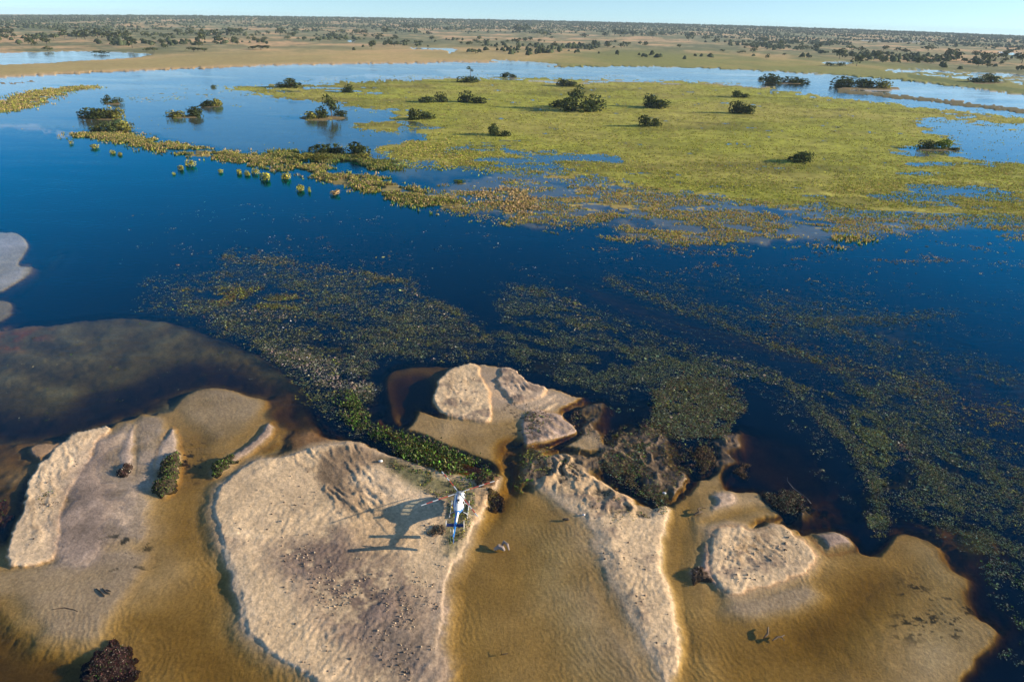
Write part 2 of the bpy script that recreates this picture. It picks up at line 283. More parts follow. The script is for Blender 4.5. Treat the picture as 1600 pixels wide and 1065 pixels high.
dry([(822, 703), (851, 702), (884, 694), (906, 697), (924, 710), (937, 724), (940, 738), (965, 748), (993, 766), (1010, 780), (1030, 792), (1045, 778), (1048, 790), (1045, 807), (1037, 845), (1037, 885), (1047, 920), (1057, 955), (1067, 995), (1069, 1025), (1062, 1045), (1064, 1100), (1080, 1260), (1060, 1260), (1025, 1065), (1000, 1012), (965, 950), (935, 900), (920, 850), (915, 822), (880, 800), (848, 770), (822, 755), (815, 735), (820, 718)], .22, SAND, 3.2, 1.0, .5, .08, .12)
layer([(1046, 778), (1049, 790), (1046, 810), (1039, 845), (1039, 885), (1049, 920), (1059, 955), (1069, 995), (1071, 1025), (1064, 1045), (1058, 1045), (1062, 1010), (1056, 975), (1043, 930), (1030, 885), (1030, 840), (1036, 810)], None, (.68, .50, .32), .5, .3, .2, .0)
layer([(990, 800), (1046, 782), (1043, 808), (1035, 845), (1035, 885), (1045, 920), (1055, 955), (1065, 995), (1067, 1025), (1058, 1060), (1040, 1040), (1010, 960), (970, 870)], .14, SAND, .8, .8, .5, .08, .12)
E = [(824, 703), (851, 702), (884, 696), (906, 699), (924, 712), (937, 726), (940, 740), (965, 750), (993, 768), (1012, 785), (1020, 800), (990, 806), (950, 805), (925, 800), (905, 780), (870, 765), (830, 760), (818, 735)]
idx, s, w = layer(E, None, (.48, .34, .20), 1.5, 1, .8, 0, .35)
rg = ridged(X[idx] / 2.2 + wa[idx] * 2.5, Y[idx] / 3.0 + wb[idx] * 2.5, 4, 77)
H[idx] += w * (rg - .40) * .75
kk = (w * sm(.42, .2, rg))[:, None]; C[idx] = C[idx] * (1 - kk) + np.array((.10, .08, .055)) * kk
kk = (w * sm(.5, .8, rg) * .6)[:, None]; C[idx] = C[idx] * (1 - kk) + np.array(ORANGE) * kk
dry([(1066, 730), (1082, 747), (1066, 767), (1048, 778), (1043, 772), (1045, 756), (1055, 745)], .30, (.5, .36, .24), 1, .2, .8, .5, .4, ORANGE, .5)
layer([(992, 792), (1012, 788), (1024, 795), (1020, 808), (1000, 812), (990, 805)], -.14, GOLD, .6, .5, .4)
for P_ in ([(845, 700), (884, 696), (912, 700), (945, 690), (985, 660), (1030, 665), (1062, 700), (1075, 735), (1062, 768), (1035, 775), (1010, 782), (985, 765), (940, 738), (900, 712)], [(1085, 700), (1120, 672), (1180, 668), (1160, 700), (1150, 735), (1110, 740)], [(885, 640), (935, 622), (965, 632), (945, 665), (915, 680), (905, 655)], [(810, 690), (845, 695), (850, 740), (835, 765), (815, 760), (820, 725)], [(1225, 795), (1262, 770), (1300, 800), (1290, 815), (1240, 808)]):
    i_, s__, w__ = layer(P_, -.10, (.105, .075, .05), 2.0, 1.5, 2.6, .3, .6, mask=sm(.30, .48, n_mid))
    rg_ = ridged(X[i_] / 1.8 + wa[i_] * 3, Y[i_] / 2.6 + wb[i_] * 3, 4, 79); H[i_] += sm(-.5, 2, s__) * (rg_ - .42) * .8
    kk = (sm(-.5, 2, s__) * sm(.55, .8, rg_) * .5)[:, None]; C[i_] = C[i_] * (1 - kk) + np.array((.38, .26, .15)) * kk
# right domes
dry([(1115, 834), (1119, 826), (1132, 818), (1150, 817), (1158, 820), (1167, 825), (1198, 820), (1204, 815), (1215, 816), (1228, 823), (1239, 828), (1241, 835), (1256, 842), (1273, 854), (1282, 869), (1280, 884), (1256, 895), (1222, 907), (1187, 917), (1153, 931), (1139, 928), (1122, 907), (1112, 890), (1108, 860)], .15, SAND, .6, .12, .9, .2, .2, ORANGE, .45, skirt=1.5)
layer([(1150, 835), (1180, 828), (1195, 840), (1190, 870), (1150, 870), (1140, 855)], None, (.40, .27, .15), 1, 1, 2.0, 0, .5, mask=sm(.45, .6, n_fine))
dry([(1100, 850), (1108, 845), (1112, 870), (1118, 890), (1130, 925), (1105, 905), (1085, 908), (1080, 890), (1098, 885)], .10, (.30, .21, .17), 1, .3, .9, .35, .4)
dry([(1256, 826), (1275, 823), (1308, 823), (1325, 828), (1339, 838), (1352, 857), (1315, 864), (1290, 868), (1280, 850), (1266, 840)], .09, (.36, .26, .21), 2.5, .3, .3, .08, .2, (.45, .27, .16), .6)
dry([(1104, 770), (1120, 765), (1150, 767), (1160, 778), (1150, 790), (1120, 792), (1108, 798), (1112, 782)], .10, (.46, .34, .25), 1.2, .3, .7, .2, .3)
# footprints of general roughness on the dry ground
dm = sm(.03, .2, H) * near
cells = ridged(X / 1.1, Y / .8, 3, 91)
rpl = np.sin((X * .8 - Y * .45 + wa * 5) * 7.0) * sm(.36, .58, fbm(X / 8, Y / 8, 3, 92))
n_m2 = fbm(X / 1.7, Y / 1.7, 3, 93, .6)
H += dm * ((n_fine - .5) * .11 + (cells - .5) * .08 + (n_m2 - .5) * .13 + rpl * .028)
gul = ridged((X * .8 + Y * .6) / .9 + wa * 3, (Y * .8 - X * .6) / 5, 3, 94)
for P_, a_ in (([(440, 710), (500, 697), (560, 692), (600, 712), (590, 740), (610, 775), (580, 800), (560, 820), (528, 805), (505, 785), (492, 750), (470, 735)], .30), ([(1130, 825), (1215, 816), (1250, 850), (1220, 890), (1130, 880)], .22), ([(36, 760), (100, 690), (150, 672), (130, 720), (90, 790), (85, 850), (30, 840)], .18), ([(700, 575), (745, 567), (755, 620), (720, 650), (682, 640)], .14), ([(780, 572), (850, 605), (800, 632)], .3), ([(815, 660), (880, 640), (905, 670), (830, 695)], .25)):
    i_, s__, w__ = layer(P_, None, (.46, .32, .19), 1.5, 1.2, 1.5, 0, .5, mask=sm(.45, .7, gul) * .6)
    H[i_] += sm(-1, 1.5, s__) * sm(.02, .15, H[i_]) * (gul[i_] - .5) * a_
kk = (dm * sm(.52, .70, fbm(X / 3.2, Y / 2.2, 5, 101, .68)) * (.25 + .6 * sm(.4, .6, n_big)))[:, None]; C = C * (1 - kk) + np.array(PURP) * kk
spk = _hash(np.floor(X / .35), np.floor(Y / .35), 5)
C *= (1 + near * .28 * (spk - .5) * sm(-.3, .0, H))[:, None]
# small dark scraps caught on the submerged sand
scr = fbm(X / 1.3, Y / .9, 4, 61, .65); patch = fbm(X / 9, Y / 9, 2, 62)
for P in ([(1390, 905), (1450, 905), (1470, 960), (1440, 1010), (1400, 1000)], [(1445, 930), (1500, 920), (1530, 940), (1520, 990), (1480, 1010), (1445, 990)], [(285, 690), (320, 690), (325, 745), (290, 750)], [(780, 620), (830, 640), (840, 700), (800, 700)], [(160, 830), (230, 820), (240, 900), (160, 900)]):
    layer(P, None, (.07, .06, .04), 1.5, 1.5, 1.5, 0, .3, mask=sm(.60, .66, scr))
# --- ripples of the submerged sand (real relief)
H += near * sm(-.9, -.2, H) * (1 - sm(-.12, -.02, H)) * ((n_big - .5) * .30 + (n_mid - .5) * .10)
rip = np.sin((X * .55 + Y * .30 + wa * 2.6) * 15) * (.2 + 1.3 * sm(.4, .65, fbm(X / 10, Y / 10, 3, 97)))
H += near * sm(-1.0, -.25, H) * (1 - sm(-.08, 0, H)) * .012 * rip
# --- reed levee across the river
def levee(line, wpx, h, col, amp):
    line = chaikin(line, 2, False)
    wx_, wy_ = ground_of_px(line[:, 0], line[:, 1]); L = np.stack([wx_, wy_], 1)
    idx = np.nonzero((X > wx_.min() - 40) & (X < wx_.max() + 40) & (Y > wy_.min() - 40) & (Y < wy_.max() + 40))[0]
    d = ldist(L, X[idx] + wa[idx] * 6, Y[idx] + wb[idx] * 6)
    t = np.clip((X[idx] - wx_.min()) / (wx_.max() - wx_.min()), 0, 1)
    wid = wpx[0] * (1 - t) + wpx[1] * t
    w = 1 - sm(wid * .45, wid, d + amp * (n_big[idx] - .5) * 2 * wid + (fl2[idx] - .5) * 2.2 * wid)
    w = w * sm(.36, .47, fbm(X[idx] / 9, Y[idx] / 11, 4, 48, .65)); h = h * .35
    H[idx] = H[idx] * (1 - w) + h * w; C[idx] = C[idx] * (1 - w[:, None]) + np.array(col) * (.6 + .9 * fbm(X[idx] / 6, Y[idx] / 6, 3, 49))[:, None] * w[:, None]
LEV1 = [(125, 211), (180, 212), (230, 224), (300, 238), (380, 246), (440, 258), (500, 268), (570, 285), (640, 306), (700, 322)]
LEV2 = [(-200, 196), (-60, 178), (10, 170), (40, 155), (75, 143), (130, 136)]
LEV3 = [(420, 240), (480, 246), (560, 248), (600, 262)]
fl2 = fbm(X / 14, Y / 22, 4, 42, .6)
# --- flooded meadow and far plain (world-space noise decides the wet patches)
def pmask(pts, soft, k=1.0):
    """soft polygon mask evaluated on the ground vertices, softness in photo pixels at that place"""
    P = chaikin(pts, 1); lo, hi = P.min(0) - soft * 2 - 30, P.max(0) + soft * 2 + 30
    o = np.zeros(N); idx = np.nonzero((PX > lo[0]) & (PX < hi[0]) & (PY > lo[1]) & (PY < hi[1]))[0]
    s = sdf(P, PX[idx] + wa[idx] * 30 * k, PY[idx] + wb[idx] * 12 * k)
    o[idx] = sm(-soft, soft, s); return o
farm = sm(150, 190, Y)
fl = fbm(X / 60 , Y / 45, 5, 41, .6)          # broad flood pattern
fl2 = fbm(X / 14, Y / 22, 4, 42, .6)
MEADOW = [(330, 133), (430, 128), (560, 124), (700, 118.5), (800, 117), (950, 122), (1050, 123), (1150, 127), (1250, 140), (1310, 150), (1420, 161), (1600, 180), (1900, 200), (1900, 330), (1600, 350), (1480, 352), (1400, 348), (1300, 335), (1200, 330), (1100, 318), (1000, 302), (900, 285), (800, 272), (720, 262), (640, 250), (580, 238), (600, 222), (680, 214), (600, 207), (545, 200), (560, 190), (625, 180), (560, 172), (520, 166), (450, 158), (400, 150)]
mm = pmask(MEADOW, 6)
core = pmask([(620, 130), (800, 122), (1050, 128), (1180, 140), (1300, 160), (1420, 185), (1380, 230), (1380, 280), (1200, 300), (1000, 275), (900, 250), (780, 215), (720, 190), (650, 160)], 40)
wetp = pmask([(1430, 188), (1500, 192), (1600, 203), (1700, 215), (1700, 262), (1600, 242), (1540, 236), (1490, 220)], 18)
wetq = np.maximum(pmask([(780, 232), (860, 236), (960, 246), (1000, 255), (900, 252), (800, 244)], 6), pmask([(1450, 262), (1700, 280), (1700, 330), (1500, 320), (1380, 290)], 26) * .35)
wetq = np.maximum(wetq, pmask([(800, 168), (850, 168), (850, 172), (800, 173)], 2) * .8)
wetq = np.maximum(wetq, pmask([(1195, 137), (1260, 141), (1260, 148), (1195, 146)], 3) * .7)
wetq = np.maximum(wetq, pmask([(1250, 165), (1330, 178), (1420, 190), (1400, 196), (1300, 180)], 5) * .45)
dens = mm * (.47 + .45 * core) - .62 * wetp - .5 * wetq + (fl - .5) * .8 + (fbm(X / 40, Y / 14, 4, 47, .6) - .5) * 1.1
fr = pmask([(640, 300), (720, 280), (800, 262), (900, 270), (1000, 290), (1100, 305), (1250, 320), (1400, 335), (1600, 350), (1800, 355), (1800, 372), (1600, 368), (1480, 362), (1400, 366), (1330, 372), (1250, 380), (1190, 386), (1090, 385), (980, 374), (930, 352), (850, 364), (790, 345), (700, 330)], 10, 1.6)
fr_d = fr * .62 + (fl2 - .5) * 1.5 + (fl - .5) * .7
spr = pmask([(560, 215), (640, 205), (760, 225), (800, 262), (700, 290), (620, 285), (590, 260), (480, 225)], 14)
lf = pmask([(220, 132), (330, 128), (430, 150), (400, 165), (300, 160), (200, 158)], 8)
MG = np.array((.315, .32, .045)); MY = np.array((.40, .31, .10)); MD = np.array((.125, .135, .028))
wm = sm(.22, .42, dens) * mm
yel = sm(.35, .65, fbm(X / 50, Y / 60, 4, 43))
mc = MG * (1 - yel[:, None] * .4) + MY * yel[:, None] * .4
stk = fbm(X / 30, Y / 9, 4, 44, .65); fl3 = fbm(X / 7, Y / 5, 4, 45, .65)
mc = mc * (1 + .5 * (fl2 - .5) + .6 * (stk - .5) + .5 * (fl3 - .5) + .7 * (fbm(X / 3, Y / 4, 3, 102) - .5))[:, None]
mc = mc * (1 - .35 * sm(.55, .7, fbm(X / 90, Y / 30, 4, 46)))[:, None]
wf = sm(.33, .5, fr_d) * fr; ws = spr * sm(.44, .60, fl2 * .7 + fl * .3) * .8; wl = lf * sm(.42, .56, fl2 * .4 + fl * .6) * .85
tanc = MY * (.8 + .5 * n_mid)[:, None]
base_far = -(.10 + 2.3 * (1 - np.maximum.reduce([mm, fr * .92, spr * .93, lf * .93, pmask([(-400, 130), (330, 130), (420, 150), (640, 170), (640, 250), (560, 260), (300, 232), (200, 205), (-400, 205)], 10)])))
fam = (Y > 150) & (PY < 402) & ~((PX < 170) & (PY > 335))
fa = np.nonzero(fam)[0]
H[fa] = base_far[fa]
for w_, c_, h_, hn_ in ((wl, mc, .0, .25), (ws, mc, .0, .3), (wm, mc, .055, .30), (wf, tanc, -.05, .45)):
    H[fa] = H[fa] * (1 - w_[fa]) + (h_ + hn_ * (fl3[fa] * .6 + stk[fa] * .4 - .5)) * w_[fa]
    C[fa] = C[fa] * (1 - w_[fa][:, None]) + c_[fa] * w_[fa][:, None]
# shallow bed colour where flooded grass stands under water
sh = (sm(-.6, -.1, H) * farm)[:, None] * .8
bedc = np.array((.15, .15, .10)) * (1 - sm(360, 300, Y)[:, None]) + np.array((.085, .07, .035)) * sm(360, 300, Y)[:, None]
C = np.where(fam[:, None] & (H < 0)[:, None], C * (1 - sh) + bedc * sh, C)
levee(LEV1, (7, 10), .35, (.26, .21, .08), .9)
levee(LEV2, (12, 10), .30, (.30, .23, .09), .8)
levee(LEV3, (6, 8), .22, (.17, .15, .05), .8)
levee([(-60, 196), (30, 196), (70, 205), (120, 214)], (9, 9), -.02, (.33, .24, .14), 1.2)
# river band and the land beyond
rv_top = np.interp(PX, [-400, 0, 50, 100, 200, 330, 450, 600, 660, 700, 800, 870, 1000, 1100, 1200, 1300, 1400, 1500, 1600, 2000], [130, 122, 119, 116, 112, 106.5, 102, 99.5, 99, 97.5, 98, 105, 104, 107, 111.5, 117, 125, 136, 149, 205])
land = sm(-1.0, .6, rv_top - PY + (wa * 5 + (fl2 - .5) * 2.5))
pl1 = fbm(X / 160, Y / 260, 5, 51, .6); pl2 = fbm(X / 45, Y / 90, 4, 52, .6); pl3 = fbm(X / 420, Y / 900, 3, 53)
T1 = np.array((.60, .39, .20)); T2 = np.array((.27, .25, .12)); T3 = np.array((.14, .155, .07)); T4 = np.array((.48, .36, .14))
fc = T1 * (1 - sm(.32, .54, pl1)[:, None]) + T2 * sm(.32, .54, pl1)[:, None]
kk = sm(.42, .62, pl2 * .6 + pl1 * .4)[:, None] * .85; fc = fc * (1 - kk) + T3 * kk
nearbank = sm(34, 12, rv_top - PY)[:, None] * .75
g2 = sm(820, 900, PX) ; fc = fc * (.7 + .6 * fbm(X / 25, Y / 60, 4, 57, .65))[:, None]; fc = fc * (1 - nearbank) + (T4 * (1 - g2[:, None]) + np.array((.26, .26, .06)) * g2[:, None]) * (.75 + .5 * pl2[:, None]) * nearbank
lip = (sm(5, 1, rv_top - PY) * (1 - g2) * .8)[:, None]; fc = fc * (1 - lip) + np.array((.55, .38, .2)) * lip
H = H * (1 - land) + (.5 + .6 * pl2) * land; C = C * (1 - land[:, None]) + fc * land[:, None]
def pond(pts, soft, thr=None):
    global H
    w = pmask(pts, soft, .25)
    if thr is not None: w = w * sm(thr, thr + .06, fl2 * .6 + pl2 * .4)
    H = H * (1 - w) - .4 * w
pond([(-200, 84), (0, 83), (60, 81), (130, 80), (200, 82), (245, 84), (215, 91), (120, 96), (60, 100), (0, 102), (-200, 104)], 2)
pond([(700, 86), (720, 75.5), (640, 74.5), (642, 77), (700, 78.5)], .6)
pond([(540, 63), (556, 63), (556, 66), (540, 66)], .6)
pond([(1375, 108), (1430, 107), (1520, 112), (1600, 116), (1700, 118), (1700, 142), (1600, 134), (1520, 126), (1440, 118), (1385, 113)], 3, .44)
pond([(1280, 97), (1330, 96), (1335, 100), (1290, 101)], 1.0)
pond([(755, 93), (830, 96), (880, 101), (860, 104), (780, 98)], .9)
pond([(1340, 64), (1440, 66), (1440, 69), (1350, 67)], .7, .35)
pond([(1545, 80), (1600, 82), (1640, 86), (1590, 88)], 1.5, .45)
# levee strip between meadow and river on the right
def strip(line, wpx, h, col):
    line = np.array(line, float); d = ldist(line, PX, PY + wa * 6); w = 1 - sm(wpx * .6, wpx, d)
    w = w * (Y > 200)
    global H, C
    H = H * (1 - w) + h * w; C = C * (1 - w[:, None]) + np.array(col) * w[:, None]
strip([(1310, 142), (1380, 149), (1460, 157), (1540, 167), (1620, 177), (1800, 200)], 5, .4, (.15, .13, .06))
strip([(1420, 119), (1500, 131), (1560, 138), (1620, 146), (1800, 165)], 4, .5, (.15, .18, .05))
strip([(0, 130), (30, 130), (55, 127)], 1.4, .05, (.25, .2, .12))
# mud bars in the far river
w = sm(.60, .66, fbm(X / 70, Y / 50, 4, 71)) * (1 - land) * (Y > 420) * (PY < rv_top + 26); H = H * (1 - w) - .01 * w; C = C * (1 - w[:, None]) + np.array((.34, .26, .17)) * w[:, None]
for (a_, b_, w_, h_) in ((155, 186, 37, 4), (170, 207, 36, 4), (175, 163, 15, 2), (285, 184, 27, 3), (328, 167, 19, 2.5), (504, 187, 38, 3.5), (1228, 131, 38, 2.5), (1360, 140, 52, 3), (1468, 235, 34, 2.5), (1543, 131, 26, 2), (528, 247, 50, 4), (802, 122, 8, 1)):
    a2 = np.linspace(0, 6.283, 13)[:-1]
    layer([(a_ + w_ * math.cos(k), b_ - h_ * .6 + h_ * math.sin(k)) for k in a2], .22, (.22, .16, .07), 2.0, 1.0, 1.5, .1, .3)
rvb = (H < 0) * sm(40, 15, PY - rv_top) * (Y > 330)
rk = sm(.42, .60, fbm(X / 120, Y / 40, 4, 98, .6)) * rvb
H = H * (1 - rk) + np.maximum(H, -.18) * rk; C = C * (1 - rk[:, None]) + np.array((.50, .50, .48)) * rk[:, None]
hf = far_h(X, Y); Z = H + hf
ZG = Z.reshape(NR, NC); HG = H.reshape(NR, NC)

def mesh_np(name, verts, faces, cols=None, mat=None, parent=None, attr=None, smooth=False):
    me = bpy.data.meshes.new(name)
    verts = np.asarray(verts, np.float32); faces = np.asarray(faces, np.int32); k = faces.shape[1]
    me.vertices.add(len(verts)); me.vertices.foreach_set('co', verts.ravel())
    me.loops.add(faces.size); me.loops.foreach_set('vertex_index', faces.ravel())
    me.polygons.add(len(faces)); me.polygons.foreach_set('loop_start', np.arange(0, faces.size, k, dtype=np.int32))
    if smooth: me.polygons.foreach_set('use_smooth', np.ones(len(faces), bool))
    if cols is not None:
        a = me.color_attributes.new('Col', 'FLOAT_COLOR', 'POINT')
        c4 = np.ones((len(verts), 4), np.float32); c4[:, :3] = cols; a.data.foreach_set('color', c4.ravel())
    if attr is not None:
        a = me.attributes.new('depth', 'FLOAT', 'POINT'); a.data.foreach_set('value', np.asarray(attr, np.float32))
    me.update(calc_edges=True)
    o = bpy.data.objects.new(name, me); COL.objects.link(o)
    if mat: me.materials.append(mat)
    if parent: o.parent = parent
    return o
def tag(o, label=None, cat=None, group=None, kind=None):
    if label: o['label'] = label
    if cat: o['category'] = cat
    if group: o['group'] = group
    if kind: o['kind'] = kind
    return o

# ------------------------------------------------------------------ materials
def newmat(name):
    mt = bpy.data.materials.new(name); mt.use_nodes = True; mt.node_tree.nodes.clear(); return mt, mt.node_tree
def nd(t, typ, **kw):
    n = t.nodes.new(typ)
    for k, v in kw.items(): setattr(n, k, v)
    return n
def simple(name, col, rough=.5, metal=0.0, spec=.5, coat=0.0):
    mt, t = newmat(name); b = nd(t, 'ShaderNodeBsdfPrincipled'); o = nd(t, 'ShaderNodeOutputMaterial')
    tcn = nd(t, 'ShaderNodeTexCoord'); nz = nd(t, 'ShaderNodeTexNoise'); nz.inputs['Scale'].default_value = 6
    mp = nd(t, 'ShaderNodeMapRange'); mp.inputs['To Min'].default_value = .82; mp.inputs['To Max'].default_value = 1.12
    mu = nd(t, 'ShaderNodeVectorMath', operation='SCALE'); mu.inputs[0].default_value = col[:3]
    t.links.new(tcn.outputs['Object'], nz.inputs['Vector']); t.links.new(nz.outputs['Fac'], mp.inputs['Value'])
    t.links.new(mp.outputs[0], mu.inputs['Scale']); t.links.new(mu.outputs[0], b.inputs['Base Color'])
    b.inputs['Roughness'].default_value = rough; b.inputs['Metallic'].default_value = metal
    b.inputs['Specular IOR Level'].default_value = spec; b.inputs['Coat Weight'].default_value = coat
    t.links.new(b.outputs[0], o.inputs[0]); return mt

# ground: vertex colour x fine procedural grain, with bump
MG_, t = newmat('sand_soil_grass')
b = nd(t, 'ShaderNodeBsdfPrincipled'); o = nd(t, 'ShaderNodeOutputMaterial')
vc = nd(t, 'ShaderNodeVertexColor', layer_name='Col'); ge = nd(t, 'ShaderNodeNewGeometry')
n1 = nd(t, 'ShaderNodeTexNoise'); n1.inputs['Scale'].default_value = 2.6; n1.inputs['Detail'].default_value = 6; n1.inputs['Roughness'].default_value = .65
n2 = nd(t, 'ShaderNodeTexNoise'); n2.inputs['Scale'].default_value = .12; n2.inputs['Detail'].default_value = 8; n2.inputs['Roughness'].default_value = .7
for n in (n1, n2): t.links.new(ge.outputs['Position'], n.inputs['Vector'])
r1 = nd(t, 'ShaderNodeMapRange'); r1.inputs['From Min'].default_value = .3; r1.inputs['From Max'].default_value = .7; r1.inputs['To Min'].default_value = .74; r1.inputs['To Max'].default_value = 1.22
r2 = nd(t, 'ShaderNodeMapRange'); r2.inputs['From Min'].default_value = .3; r2.inputs['From Max'].default_value = .7; r2.inputs['To Min'].default_value = .80; r2.inputs['To Max'].default_value = 1.18
t.links.new(n1.outputs['Fac'], r1.inputs['Value']); t.links.new(n2.outputs['Fac'], r2.inputs['Value'])
m1 = nd(t, 'ShaderNodeMath', operation='MULTIPLY'); t.links.new(r1.outputs[0], m1.inputs[0]); t.links.new(r2.outputs[0], m1.inputs[1])
sc_ = nd(t, 'ShaderNodeVectorMath', operation='SCALE'); t.links.new(vc.outputs[0], sc_.inputs[0]); t.links.new(m1.outputs[0], sc_.inputs['Scale'])
t.links.new(sc_.outputs[0], b.inputs['Base Color']); b.inputs['Roughness'].default_value = .9; b.inputs['Specular IOR Level'].default_value = .15
wv = nd(t, 'ShaderNodeTexWave'); wv.inputs['Scale'].default_value = .85; wv.inputs['Distortion'].default_value = 14; wv.inputs['Detail'].default_value = 2; wv.inputs['Detail Scale'].default_value = 1.2
t.links.new(ge.outputs['Position'], wv.inputs['Vector'])
ad = nd(t, 'ShaderNodeMath', operation='MULTIPLY_ADD'); ad.inputs[1].default_value = .05; t.links.new(wv.outputs['Fac'], ad.inputs[0]); t.links.new(n1.outputs['Fac'], ad.inputs[2])
bp = nd(t, 'ShaderNodeBump'); bp.inputs['Strength'].default_value = .42; bp.inputs['Distance'].default_value = .16
t.links.new(ad.outputs[0], bp.inputs['Height']); t.links.new(bp.outputs[0], b.inputs['Normal'])
t.links.new(b.outputs[0], o.inputs[0])

# water: transparent sheet tinted by its measured depth, blue-tinted Fresnel reflection of the sky
MW, t = newmat('river_water')
o = nd(t, 'ShaderNodeOutputMaterial'); at = nd(t, 'ShaderNodeAttribute', attribute_name='depth')
ge = nd(t, 'ShaderNodeNewGeometry')
ch = []
for k in (.80, 1.03, 2.25):
    a = nd(t, 'ShaderNodeMath', operation='MULTIPLY'); a.inputs[1].default_value = -k; t.links.new(at.outputs['Fac'], a.inputs[0])
    e = nd(t, 'ShaderNodeMath', operation='EXPONENT'); t.links.new(a.outputs[0], e.inputs[0]); ch.append(e)
cc = nd(t, 'ShaderNodeCombineColor')
for i in range(3): t.links.new(ch[i].outputs[0], cc.inputs[i])
tr = nd(t, 'ShaderNodeBsdfTransparent'); t.links.new(cc.outputs[0], tr.inputs[0])
df = nd(t, 'ShaderNodeBsdfDiffuse'); df.inputs[0].default_value = (.001, .006, .020, 1)
mr = nd(t, 'ShaderNodeMapRange'); mr.inputs['From Min'].default_value = .5; mr.inputs['From Max'].default_value = 2.4; mr.inputs['To Max'].default_value = .6
t.links.new(at.outputs['Fac'], mr.inputs['Value'])
mxd = nd(t, 'ShaderNodeMixShader'); t.links.new(mr.outputs[0], mxd.inputs[0]); t.links.new(tr.outputs[0], mxd.inputs[1]); t.links.new(df.outputs[0], mxd.inputs[2])
mp = nd(t, 'ShaderNodeMapping'); mp.inputs['Scale'].default_value = (.35, .9, 1); mp.inputs['Rotation'].default_value = (0, 0, R(14)); t.links.new(ge.outputs['Position'], mp.inputs[0])
nz = nd(t, 'ShaderNodeTexNoise'); nz.inputs['Scale'].default_value = .9; nz.inputs['Detail'].default_value = 5; t.links.new(mp.outputs[0], nz.inputs['Vector'])
bp = nd(t, 'ShaderNodeBump'); bp.inputs['Strength'].default_value = .22; bp.inputs['Distance'].default_value = .12; t.links.new(nz.outputs['Fac'], bp.inputs['Height'])
dt = nd(t, 'ShaderNodeVectorMath', operation='DOT_PRODUCT'); t.links.new(bp.outputs[0], dt.inputs[0]); t.links.new(ge.outputs['Incoming'], dt.inputs[1])
ab = nd(t, 'ShaderNodeMath', operation='ABSOLUTE'); t.links.new(dt.outputs['Value'], ab.inputs[0])
om = nd(t, 'ShaderNodeMath', operation='SUBTRACT'); om.use_clamp = True; om.inputs[0].default_value = 1.0; t.links.new(ab.outputs[0], om.inputs[1])
pw = nd(t, 'ShaderNodeMath', operation='POWER'); pw.inputs[1].default_value = 5.0; t.links.new(om.outputs[0], pw.inputs[0])
mp2 = nd(t, 'ShaderNodeMapping'); mp2.inputs['Scale'].default_value = (.022, .085, 1); mp2.inputs['Rotation'].default_value = (0, 0, R(12)); t.links.new(ge.outputs['Position'], mp2.inputs[0])
nz2 = nd(t, 'ShaderNodeTexNoise'); nz2.inputs['Scale'].default_value = 1; nz2.inputs['Detail'].default_value = 6; nz2.inputs['Roughness'].default_value = .62; nz2.inputs['Distortion'].default_value = .8; t.links.new(mp2.outputs[0], nz2.inputs['Vector'])
ms = nd(t, 'ShaderNodeMapRange'); ms.inputs['From Min'].default_value = .38; ms.inputs['From Max'].default_value = .64; ms.inputs['To Min'].default_value = .08; ms.inputs['To Max'].default_value = .85; t.links.new(nz2.outputs['Fac'], ms.inputs['Value']); t.links.new(ms.outputs[0], bp.inputs['Strength'])
fn = nd(t, 'ShaderNodeMath', operation='MULTIPLY_ADD'); fn.inputs[1].default_value = .98; fn.inputs[2].default_value = .02; t.links.new(pw.outputs[0], fn.inputs[0])
gl = nd(t, 'ShaderNodeBsdfGlossy'); gl.inputs['Roughness'].default_value = .06; t.links.new(bp.outputs[0], gl.inputs['Normal'])
gt = nd(t, 'ShaderNodeMix', data_type='RGBA'); gt.inputs[6].default_value = (.0, .66, 1, 1); gt.inputs[7].default_value = (.95, .98, 1, 1); gm = nd(t, 'ShaderNodeMapRange'); gm.inputs['From Min'].default_value = .42; gm.inputs['From Max'].default_value = .78; t.links.new(pw.outputs[0], gm.inputs['Value']); t.links.new(gm.outputs[0], gt.inputs[0]); t.links.new(gt.outputs[2], gl.inputs[0])  # blue painted into the sky reflection, fading out at grazing angles
mxg = nd(t, 'ShaderNodeMixShader'); t.links.new(fn.outputs[0], mxg.inputs[0]); t.links.new(mxd.outputs[0], mxg.inputs[1]); t.links.new(gl.outputs[0], mxg.inputs[2])
t.links.new(mxg.outputs[0], o.inputs[0])

def foliage(name, transl=.25, rough=.7, var=.35):
    mt, t = newmat(name); o = nd(t, 'ShaderNodeOutputMaterial'); vc = nd(t, 'ShaderNodeVertexColor', layer_name='Col')
    oi = nd(t, 'ShaderNodeObjectInfo'); mr = nd(t, 'ShaderNodeMapRange'); mr.inputs['To Min'].default_value = 1 - var; mr.inputs['To Max'].default_value = 1 + var
    t.links.new(oi.outputs['Random'], mr.inputs['Value'])
    sc = nd(t, 'ShaderNodeVectorMath', operation='SCALE'); t.links.new(vc.outputs[0], sc.inputs[0]); t.links.new(mr.outputs[0], sc.inputs['Scale'])
    d = nd(t, 'ShaderNodeBsdfDiffuse'); tl = nd(t, 'ShaderNodeBsdfTranslucent'); m = nd(t, 'ShaderNodeMixShader'); m.inputs[0].default_value = transl
    t.links.new(sc.outputs[0], d.inputs[0]); t.links.new(sc.outputs[0], tl.inputs[0]); t.links.new(d.outputs[0], m.inputs[1]); t.links.new(tl.outputs[0], m.inputs[2])
    t.links.new(m.outputs[0], o.inputs[0]); return mt
M_LEAF = foliage('tree_leaves', .25, var=.25); M_WEED = foliage('water_plants', .15, var=0); M_REED = foliage('reed_blades', .3, var=.15)
M_BARK = simple('bark', (.12, .09, .065), .9, spec=.1)
